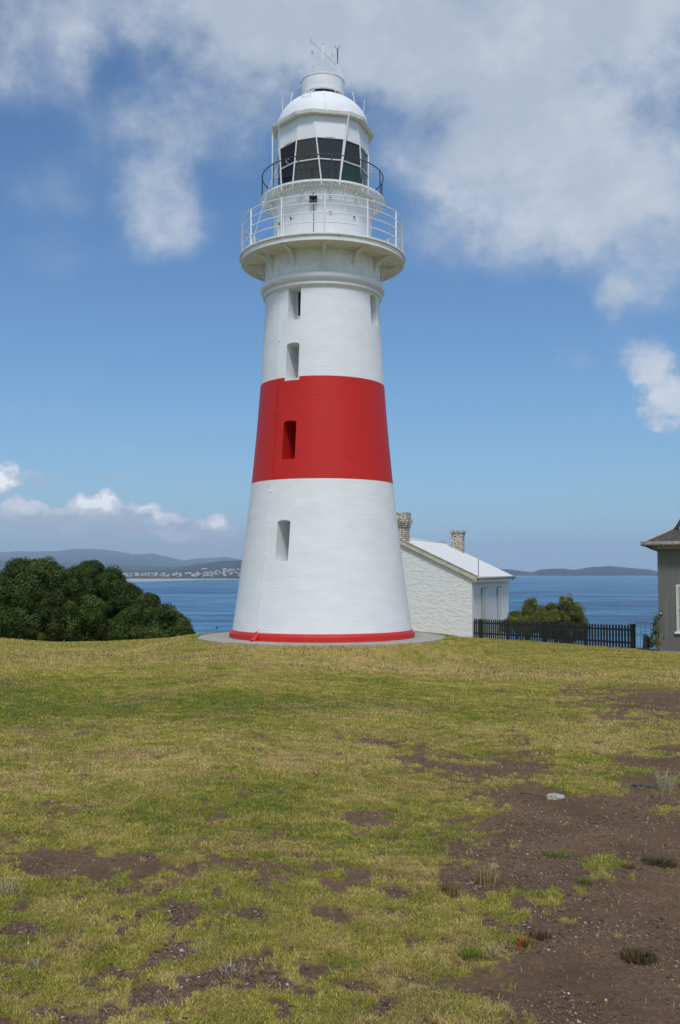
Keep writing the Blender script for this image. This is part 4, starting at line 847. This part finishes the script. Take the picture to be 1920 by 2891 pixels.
br.inputs['Scale'].default_value = 1; br.inputs['Brick Width'].default_value = .16; br.inputs['Row Height'].default_value = .075; br.inputs['Mortar Size'].default_value = .008; br.inputs['Color1'].default_value = (.11, .10, .082, 1); br.inputs['Color2'].default_value = (.072, .066, .055, 1); br.inputs['Mortar'].default_value = (.03, .028, .024, 1)
n.put(b.inputs['Base Color'], n.mix(n.rng(n.noise(t, 9, 4, .7), .5, .65, 0, .5), br.outputs[0], (.17, .155, .12, 1))); b.inputs['Roughness'].default_value = .95
bn = n.add('ShaderNodeBump'); bn.inputs['Distance'].default_value = .03; n.put(bn.inputs['Height'], br.outputs['Fac']); bn.invert = True; n.put(b.inputs['Normal'], bn.outputs[0])
OV = .50; E = EZ + .20; HI = 1.22; up = .62      # hip rises `up` over run HI, then a steep gable
bm = bmesh.new()
o_ = [(-OV, -OV), (BW + OV, -OV), (BW + OV, BD + OV), (-OV, BD + OV)]; i_ = [(-OV + HI, -OV + HI), (BW + OV - HI, -OV + HI), (BW + OV - HI, BD + OV - HI), (-OV + HI, BD + OV - HI)]
vo_ = [bm.verts.new((x, y, E)) for x, y in o_]; vi_ = [bm.verts.new((x, y, E + up)) for x, y in i_]; vu = [bm.verts.new((x, y, E - .04)) for x, y in o_]
for k in range(4): bm.faces.new((vo_[k], vo_[(k + 1) % 4], vi_[(k + 1) % 4], vi_[k])); bm.faces.new((vu[k], vu[(k + 1) % 4], vo_[(k + 1) % 4], vo_[k]))
bm.faces.new(vu[::-1])
ym = BD / 2; gx0, gx1 = i_[0][0] - .02, i_[1][0]; h2 = up + (ym - i_[0][1]) * 1.0
xm = (gx0 + gx1) / 2; h2 = up + (xm - gx0) * 1.6
v = [bm.verts.new(p) for p in ((gx0, i_[0][1] + .25, E + up - .02), (gx1, i_[0][1] + .25, E + up - .02), (xm, i_[0][1] + .25, E + h2), (gx0, i_[2][1], E + up - .02), (gx1, i_[2][1], E + up - .02), (xm, i_[2][1], E + h2))]
for f in ((0, 1, 2), (3, 5, 4), (0, 2, 5, 3), (1, 4, 5, 2)): bm.faces.new([v[q] for q in f])
bmesh.ops.recalc_face_normals(bm, faces=bm.faces); obj('roof', bm, m_shing, HOU)
bm = bmesh.new(); 
for s in (0, 1):
    x0 = gx0 - .06 if s == 0 else gx1 + .06
    prism(bm, [(x0, E + up - .03), (x0 + (.16 if s == 0 else -.16), E + up - .03), (xm, E + h2 - .2), (xm, E + h2 + .06)], i_[0][1] - .15, i_[0][1] + .30)
bmesh.ops.recalc_face_normals(bm, faces=bm.faces); obj('bargeboard', bm, m_dark, HOU)
bm = bmesh.new()
for s in (0, 1):
    x0 = gx0 + .14 if s == 0 else gx1 - .14
    prism(bm, [(x0, E + up - .02), (x0 + (.1 if s == 0 else -.1), E + up - .02), (xm, E + h2 - .36), (xm, E + h2 - .2)], i_[0][1] - .1, i_[0][1] + .1)
bmesh.ops.recalc_face_normals(bm, faces=bm.faces); obj('gable_trim', bm, m_rail, HOU)
bm = bmesh.new(); tube(bm, [Vector((-OV, -OV, E + .02)), Vector((-OV + HI, -OV + HI, E + up + .02))], .035, 6); obj('hip_capping', bm, m_gut, HOU)
m_gut2 = mat('stained_house_gutter', (.27, .265, .24), .6, .3, 5)
bm = bmesh.new()
prof_g = [(-.05, 0), (-.10, -.04), (-.11, -.12), (-.04, -.17), (.02, -.17), (.02, 0)]
vs0 = [bm.verts.new((-OV - .12, -OV + p[0], E + p[1] + .04)) for p in prof_g]; vs1 = [bm.verts.new((BW + OV, -OV + p[0], E + p[1] + .04)) for p in prof_g]; bm.faces.new(vs0); bm.faces.new(vs1[::-1])
for i in range(6): bm.faces.new((vs0[i], vs0[(i + 1) % 6], vs1[(i + 1) % 6], vs1[i]))
for k in range(24): box(bm, .05 + k * .36 - OV, .075 + k * .36 - OV, -OV - .125, -OV, E - .15, E + .05)
bmesh.ops.recalc_face_normals(bm, faces=bm.faces); obj('gutter', bm, m_gut2, HOU)
bm = bmesh.new(); box(bm, -OV - .12, -OV - .01, -OV - .1, BD + OV, E - .12, E + .03); obj('side_gutter', bm, m_dark, HOU)
bm = bmesh.new(); box(bm, -.30, BW + .3, -.30, -.001, EZ - .06, EZ + .14); box(bm, -.30, -.001, -.30, BD, EZ - .06, EZ + .14); obj('soffit_board', bm, mat('soffit_board_paint', (.30, .285, .235), .8, .2, 4), HOU)
wx0 = .70; wz0, wz1 = zat(1782, 41), zat(1650, 41); WWd = 1.0
bm = bmesh.new()
for (a, b_, c, d) in ((wx0, wx0 + .10, wz0, wz1), (wx0 + WWd - .1, wx0 + WWd, wz0, wz1), (wx0 + .1, wx0 + WWd - .1, wz1 - .1, wz1), (wx0 + .1, wx0 + WWd - .1, wz0, wz0 + .08), (wx0 + .1, wx0 + WWd - .1, (wz0 + wz1) / 2 - .03, (wz0 + wz1) / 2 + .04)): box(bm, a, b_, -.05, .02, c, d)
wf = obj('window', bm, mat('cream_window_paint', (.58, .58, .54), .5, .08, 4), HOU)
bm = bmesh.new(); box(bm, wx0 - .08, wx0 + WWd + .08, -.10, .0, wz0 - .08, wz0 - .003); obj('sill', bm, m_rail, wf)
bm = bmesh.new(); box(bm, wx0 + .1, wx0 + WWd - .1, -.012, .01, wz0 + .06, wz1 - .08); obj('pane', bm, mat('curtained_glass', (.32, .33, .31), .15, .1, 3), wf)
bm = bmesh.new(); zl = zat(1732, 41); box(bm, .05, .14, -.05, .0, zl - .09, zl + .08); ml = obj('meter_box', bm, m_black, HOU); bm = bmesh.new(); box(bm, .07, .12, -.054, -.04, zl - .02, zl + .05); obj('meter_face', bm, m_rail, ml)
bm = bmesh.new(); zl = zat(1800, 41); box(bm, .19, .215, -.03, .0, zl - .05, zl + .05); obj('tap', bm, m_dark, HOU)
bm = bmesh.new(); box(bm, -.05, BW, -.06, .0, zb - .5, zb + .03); obj('footing', bm, m_gut2, HOU)

# ------------------------------------------------------------------ trees and shrubs
def foliage(name, lobes, nclump, per, csize, leaf, seed, mtl, parent, base, droop=0.0, narrow=.45):
    """leaf-sized faces gathered in clumps over the surface of a few overlapping lobes"""
    rs = np.random.RandomState(seed); L = np.array(lobes, float); wts = (L[:, 3] * L[:, 5]); wts /= wts.sum()
    ci = rs.choice(len(L), nclump, p=wts); d = rs.randn(nclump, 3); d /= np.linalg.norm(d, axis=1)[:, None]; d[:, 2] = np.where(d[:, 2] < -.75, -d[:, 2], d[:, 2])
    rad_ = .60 + .44 * rs.rand(nclump) ** .7; c = L[ci, :3] + d * L[ci, 3:6] * rad_[:, None]
    ins = np.zeros(nclump, bool)
    for l in L: ins |= (np.linalg.norm((c - l[:3]) / l[3:6], axis=1) < .60)
    c = c[~ins]; d = d[~ins]; k = len(c); cr = csize * (.45 + 1.0 * rs.rand(k) ** 1.5)
    q = rs.randn(k, per, 3); q /= np.linalg.norm(q, axis=2)[..., None]; q = q + d[:, None] * .45 + np.array((0, 0, .25)); q /= np.linalg.norm(q, axis=2)[..., None]
    rr_ = cr[:, None] * (.35 + .65 * rs.rand(k, per) ** .45); P = c[:, None] + q * rr_[..., None]; P = P.reshape(-1, 3)
    nrm = q.reshape(-1, 3) + rs.randn(k * per, 3) * .55; nrm /= np.linalg.norm(nrm, axis=1)[:, None]
    up = q.reshape(-1, 3) * .8 + rs.randn(k * per, 3) * .5 + np.array((0, 0, .5 - droop)); t1 = up - nrm * (up * nrm).sum(1)[:, None]; t1 /= np.linalg.norm(t1, axis=1)[:, None] + 1e-6; t2 = np.cross(nrm, t1)
    s = leaf * (.6 + .8 * rs.rand(k * per))[:, None]; v = np.stack([P - t1 * s, P + t2 * s * narrow, P + t1 * s, P - t2 * s * narrow], 1).reshape(-1, 3) - np.array(base)
    f = np.arange(len(P) * 4).reshape(-1, 4)
    cb = np.repeat(.5 + .95 * rs.rand(k) ** 1.3, per) * (.75 + .5 * rs.rand(k * per)); hue = np.repeat(rs.rand(k), per)[:, None]
    col = (np.array((1, 1, 1)) * (1 - hue) + np.array((1.35, 1.18, .8)) * hue) * cb[:, None]
    return npmesh(name, v, f, np.repeat(col, 4, 0), mtl, parent, k=4)
def leafmat(name, col, trn=.22):
    m = bpy.data.materials.new(name); m.use_nodes = True; n = NT(m.node_tree); b = m.node_tree.nodes['Principled BSDF']
    c = n.mix(1.0, n.add('ShaderNodeAttribute', attribute_name='col').outputs[0], (*col, 1), 'MULTIPLY'); n.put(b.inputs['Base Color'], c); b.inputs['Roughness'].default_value = .55; b.inputs['Specular IOR Level'].default_value = .25
    tr = n.add('ShaderNodeBsdfTranslucent'); n.put(tr.inputs[0], c); mx = n.add('ShaderNodeMixShader'); mx.inputs[0].default_value = trn
    n.l.new(b.outputs[0], mx.inputs[1]); n.l.new(tr.outputs[0], mx.inputs[2]); n.l.new(mx.outputs[0], m.node_tree.nodes['Material Output'].inputs[0]); return m
m_bark = mat('bark', (.085, .065, .048), .9, .3, 8, .6, 20)
def tree(name, cat, label, Y, lobes_px, nclump, per, csize, leaf, mtl, seed, group=None, narrow=.45, trunk=True, dy=.85):
    """lobes measured as centre/half-size in photo px for something Y metres away"""
    L = []; rd_ = random.Random(seed)
    for (cx, cy, rx, ry) in lobes_px:
        p = at(cx, cy, Y + rd_.uniform(-.5, .5)); k = Y / F; sh = csize * (.55 if csize > .25 else .12); L.append((p.x, p.y, p.z - sh * .3, max(rx * k - sh, rx * k * .5), max(rx, ry) * k * dy, max(ry * k - sh, ry * k * .5)))
    x0 = sum(l[0] for l in L) / len(L); zb_ = zg(x0, Y); base = (x0, Y, zb_)
    t = thing(name, label, cat, base, 0, group)
    foliage('crown', L, nclump, per, csize, leaf, seed, mtl, t, base, narrow=narrow)
    if trunk:
        bm = bmesh.new(); tube(bm, [(0, 0, -.3), (.05, 0, .5)], .17, 8, r2=.13)
        for l in L:
            q = Vector((l[0] - x0, l[1] - Y, l[2] - zb_)); tube(bm, [(.05, 0, .3), q * .45 + Vector((0, 0, .25)), q], .10, 6, r2=.025)
        obj('trunk', bm, m_bark, t)
    return t
m_tree1 = leafmat('dark_evergreen_leaf', (.064, .106, .024)); m_tree2 = leafmat('deep_evergreen_leaf', (.047, .086, .021)); m_shr = leafmat('olive_shrub_leaf', (.165, .195, .048), .3)
tree('evergreen_tree', 'tree', 'broad rounded dark green tree at the left end of the lawn', 41.0, [(95, 1655, 100, 78), (15, 1690, 95, 72), (178, 1678, 85, 74), (230, 1750, 75, 80), (120, 1750, 120, 85), (-40, 1750, 110, 85), (20, 1760, 110, 75), (180, 1790, 110, 50), (60, 1630, 45, 45), (-110, 1730, 90, 90), (130, 1615, 55, 38)], 1500, 300, .34, .046, m_tree1, 31)
tree('evergreen_tree', 'tree', 'dark tree with a rounded top between the broad tree and the low shrub', 44.0, [(258, 1622, 34, 36), (305, 1652, 50, 44), (350, 1700, 60, 55), (300, 1730, 80, 80), (370, 1760, 70, 60), (235, 1640, 40, 50), (300, 1790, 90, 40)], 950, 300, .34, .046, m_tree2, 32)
tree('evergreen_shrub', 'shrub', 'dark green shrub sloping down to the grass, nearest the lighthouse', 42.0, [(405, 1735, 48, 42), (450, 1755, 48, 45), (490, 1770, 42, 40), (516, 1782, 20, 30), (430, 1785, 80, 34), (380, 1770, 60, 50), (500, 1795, 50, 22), (470, 1730, 22, 20), (420, 1700, 26, 22), (330, 1785, 70, 35)], 1000, 260, .27, .042, m_tree1, 33)
tree('olive_shrub', 'shrub', 'feathery olive shrub against the cottage corner, behind the fence', 57.5, [(1458, 1748, 22, 18), (1492, 1738, 20, 26), (1504, 1712, 9, 18), (1488, 1712, 7, 14), (1448, 1765, 22, 18), (1500, 1766, 52, 26)], 560, 110, .20, .042, m_shr, 41, 'shrubs behind the picket fence', .22)
tree('olive_shrub', 'shrub', 'tallest olive shrub behind the middle of the picket fence', 54.5, [(1560, 1728, 26, 20), (1602, 1706, 14, 14), (1618, 1732, 26, 26), (1570, 1756, 46, 28), (1638, 1762, 18, 24), (1600, 1774, 50, 30), (1534, 1734, 16, 20), (1588, 1700, 6, 12), (1608, 1692, 6, 10), (1636, 1730, 8, 14)], 760, 110, .20, .042, m_shr, 42, 'shrubs behind the picket fence', .22)
tree('olive_shrub', 'shrub', 'low olive shrub filling the gap behind the fence near the cottage', 55.5, [(1520, 1765, 60, 26), (1460, 1770, 50, 24), (1580, 1785, 60, 22), (1640, 1785, 22, 22)], 600, 100, .19, .040, m_shr, 43, 'shrubs behind the picket fence', .22)
tree('climbing_plant', 'plant', 'thin climbing plant on the post beside the grey house', 40.9, [(1854, 1748, 6, 10), (1852, 1775, 8, 18), (1848, 1800, 9, 18), (1853, 1818, 7, 14)], 110, 26, .09, .030, m_shr, 44, None, .35, trunk=False)
tree('low_bush', 'bush', 'small grey green bush behind the wire gate', 42.4, [(1826, 1808, 9, 10), (1832, 1820, 12, 10), (1822, 1798, 5, 5)], 90, 30, .08, .026, leafmat('grey_bush_leaf', (.09, .085, .06)), 45, None, .3)

# ------------------------------------------------------------------ things lying on the lawn
def gpt(px, py): p = ground_at(px, py); return Vector((p.x, p.y, zg(p.x, p.y)))
def rock(name, label, cat, px, py, sx, sy, sz, m, seed, rz=0):
    p = gpt(px, py); bm = bmesh.new(); bmesh.ops.create_icosphere(bm, subdivisions=4, radius=1); rd_ = random.Random(seed); ph = [rd_.uniform(0, 6) for _ in range(6)]
    for v in bm.verts:
        c = v.co; k = 1 + .24 * math.sin(c.x * 3.1 + ph[0]) * math.sin(c.y * 2.7 + ph[1]) + .14 * math.sin(c.x * 7 + ph[2] + c.z * 5) * math.cos(c.y * 8 + ph[3]) + .05 * math.sin(c.x * 15 + ph[4]) * math.sin(c.y * 14 + ph[5])
        v.co = Vector((c.x * sx * k, c.y * sy * k, max(c.z, -.3) * sz * k))
    o = obj(name, bm, m, None, True); o.location = p + Vector((0, 0, sz * .15)); o.rotation_euler = (0, 0, rz); return tag(o, label, cat)
m_pale = mat('lichen_white_rock', (.42, .40, .35), .95, .35, 25, .9, 60); m_brown = mat('brown_stone', (.30, .19, .10), .9, .2, 20, .6, 40); m_grey = mat('grey_flat_rock', (.095, .085, .070), .95, .25, 12, .8, 30)
rock('stone', 'pale pitted stone lying on the bare earth beside a thin stick', 'stone', 1568, 2256, .080, .045, .042, m_pale, 1, .15)
rock('stone', 'small white chip of stone at the top edge of the bare earth', 'stone', 1378, 2206, .030, .014, .014, m_pale, 2)
rock('stone', 'flat grey rock half buried near the dry tussock at the right edge', 'stone', 1830, 2222, .14, .10, .026, m_grey, 3)
rock('stone', 'tan brown stone behind the straw tussock', 'stone', 1396, 2455, .034, .026, .026, m_brown, 4)
rock('stone', 'tiny ochre stone on the bare earth below the pale pitted stone', 'stone', 1592, 2330, .018, .009, .007, m_brown, 5)
rock('stone', 'small white pebble in the turf at lower left', 'stone', 80, 2677, .010, .012, .014, m_pale, 6)
bm = bmesh.new(); a, b_ = gpt(1468, 2250), gpt(1545, 2262); tube(bm, [a + Vector((0, 0, .025)), a.lerp(b_, .3) + Vector((0, 0, .036)), a.lerp(b_, .65) + Vector((0, .02, .028)), b_ + Vector((0, 0, .022))], .006, 6)
c0 = bm.verts[:] ; ctr = a.copy()
for v in bm.verts: v.co -= ctr
o = obj('stick', bm, m_bark); o.location = ctr; tag(o, 'thin dark stick on the bare earth pointing at the pale stone', 'stick')

def tuft(name, label, cat, px, py, w_, h, n_, cols, seed, spread=.9, bw=.004, group=None):
    p = gpt(px, py); rs = np.random.RandomState(seed); th = rs.rand(n_) * 6.283; rr = w_ * .45 * rs.rand(n_) ** .7; x = np.cos(th) * rr; y = np.sin(th) * rr
    hh = h * (.45 + .6 * rs.rand(n_)); ln = spread * (.15 + .85 * rs.rand(n_)); ph = th + rs.randn(n_) * .7; dx, dy = np.cos(ph) * np.sin(ln), np.sin(ph) * np.sin(ln)
    qa = rs.rand(n_) * 6.28; qx, qy = np.cos(qa) * bw * .5, np.sin(qa) * bw * .5; gz_ = terrain(x + p.x, y + p.y) - p.z + .004
    B = [np.stack([x - qx, y - qy, gz_ - .01], -1), np.stack([x + qx, y + qy, gz_ - .01], -1), np.stack([x + dx * hh * .45 + qx, y + dy * hh * .45 + qy, gz_ + hh * .6 * np.cos(ln * .7)], -1), np.stack([x + dx * hh * .45 - qx, y + dy * hh * .45 - qy, gz_ + hh * .6 * np.cos(ln * .7)], -1), np.stack([x + dx * hh, y + dy * hh, gz_ + hh * np.cos(ln)], -1)]
    v = np.stack(B, 1).reshape(-1, 3); i = np.arange(n_)[:, None] * 5; f = np.concatenate([i + [0, 1, 2], i + [0, 2, 3], i + [3, 2, 4]], 0)
    c = np.array(cols)[rs.randint(0, len(cols), n_)] * (.7 + .6 * rs.rand(n_))[:, None]
    o = npmesh(name, v, f, np.repeat(c, 5, 0), m_blade); o.location = p; return tag(o, label, cat, group)
straw = [(.40, .29, .14), (.50, .40, .22), (.30, .20, .09)]; pale = [(.52, .45, .30), (.40, .34, .22)]; grn = [(.20, .26, .05), (.26, .27, .07), (.16, .20, .04)]
G = 'dry grass tussocks on the lawn'
tuft('grass_tussock', 'orange straw tussock at the edge of the bare earth, in front of the tan stone', 'tussock', 1372, 2500, .16, .13, 170, straw, 51, .7, .0035, G)
tuft('grass_tussock', 'straw tussock at the lower edge of the bare patch on the left', 'tussock', 172, 2500, .14, .09, 110, straw, 52, .9, .0035, G)
tuft('grass_tussock', 'wide straw tussock at the far left edge', 'tussock', 18, 2530, .22, .08, 160, pale, 53, 1.2, .0035, G)
tuft('grass_tussock', 'pale spidery tussock at the top of the lower bare patch', 'tussock', 570, 2700, .20, .07, 90, pale, 54, 1.35, .0032, G)
tuft('grass_tussock', 'pale spidery tussock in the middle of the lower bare patch', 'tussock', 650, 2755, .20, .06, 80, pale, 55, 1.4, .0030, G)
tuft('grass_tussock', 'short cut pale tussock beside a green tuft near the bottom right', 'tussock', 1392, 2705, .07, .06, 40, pale, 56, .9, .0045, G)
tuft('grass_tussock', 'tall dry tussock beside the flat grey rock', 'tussock', 1882, 2235, .16, .22, 90, pale, 57, .6, .004, G)
tuft('grass_tussock', 'splayed orange tussock below the flat grey rock', 'tussock', 1865, 2258, .16, .12, 60, straw, 58, 1.0, .004, G)
tuft('grass_tussock', 'brown tussock in the turf left of the straw tussock', 'tussock', 1268, 2530, .14, .08, 100, [(.26, .20, .09), (.14, .13, .04)], 59, .8, .0035, G)
tuft('grass_tussock', 'faded upright tussock near the lower left corner', 'tussock', 95, 2740, .07, .07, 45, pale, 60, .5, .0035, G)
tuft('green_tuft', 'green tuft with long straw stalks alone on the bare earth', 'grass tuft', 1570, 2425, .20, .07, 170, grn + [(.36, .30, .14)], 61, 1.2, .0035)
tuft('green_tuft', 'lush green tuft beside the cut pale tussock', 'grass tuft', 1330, 2715, .14, .055, 220, grn, 62, 1.1, .0035)
tuft('green_tuft', 'small green tuft right of the mottled ground near the centre right', 'grass tuft', 1652, 2498, .10, .04, 90, grn, 63, 1.2, .0035)
drk = [(.11, .11, .05), (.17, .11, .06), (.14, .13, .06), (.20, .15, .09)]
tuft('ground_shrub', 'low dark creeping shrub at the right edge of the bare earth', 'creeping plant', 1862, 2445, .24, .05, 420, drk, 64, 1.2, .006)
tuft('ground_shrub', 'reddish green mat of creeping plant near the bottom right', 'creeping plant', 1805, 2715, .19, .045, 480, drk + [(.24, .12, .05)], 65, 1.3, .005)
tuft('ground_shrub', 'tiny dark sprig on the bare earth left of the creeping shrub', 'creeping plant', 1775, 2458, .09, .03, 90, drk, 66, 1.3, .005)
tuft('flowering_plant', 'small plant with orange flowers at the edge of the turf', 'flowering plant', 1478, 2672, .085, .045, 190, grn + [(.75, .16, .05)], 67, 1.0, .005)
tuft('flowering_plant', 'dark sprig with reddish leaves behind the orange flowers', 'flowering plant', 1525, 2660, .11, .05, 160, drk + [(.40, .16, .08)], 68, 1.0, .005)

# a dark bird over the water
p = at(613, 1773, 95); BD_ = thing('seabird', 'small dark bird flying low over the water left of the lighthouse', 'bird', p)
m_bird = mat('dark_plumage', (.02, .02, .022), .7)
bm = bmesh.new(); bmesh.ops.create_icosphere(bm, subdivisions=2, radius=1)
for v in bm.verts: v.co = Vector((v.co.x * .11 + .02, v.co.y * .035, v.co.z * .035)) if v.co.x > -.5 else Vector((v.co.x * .18, v.co.y * .03, v.co.z * .02))
for pts in ([(.04, 0, .01), (-.04, 0, .01), (-.08, -.10, .14), (-.10, -.16, .22), (-.03, -.12, .15)], [(.04, 0, .01), (-.04, 0, .01), (-.10, .12, -.06), (-.14, .2, -.12), (-.03, .14, -.06)]):
    vs = [bm.verts.new(q) for q in pts]; vb = [bm.verts.new(Vector(q) + Vector((0, 0, .008))) for q in pts]; bm.faces.new(vs); bm.faces.new(vb[::-1])
    for i in range(5): bm.faces.new((vs[i], vs[(i + 1) % 5], vb[(i + 1) % 5], vb[i]))
obj('body', bm, m_bird, BD_)

# ------------------------------------------------------------------ haze
bm = bmesh.new(); box(bm, -24500, 24500, -1500, 26500, SEA - 8, 760)
m = bpy.data.materials.new('sea_haze'); m.use_nodes = True; nt = m.node_tree; nt.nodes.remove(nt.nodes['Principled BSDF'])
pv = nt.nodes.new('ShaderNodeVolumePrincipled'); pv.inputs['Color'].default_value = (.66, .80, 1.0, 1); pv.inputs['Density'].default_value = 7e-5; pv.inputs['Anisotropy'].default_value = .0
nt.links.new(pv.outputs[0], nt.nodes['Material Output'].inputs['Volume'])
hz = obj('haze', bm, m); kind(hz, 'stuff')
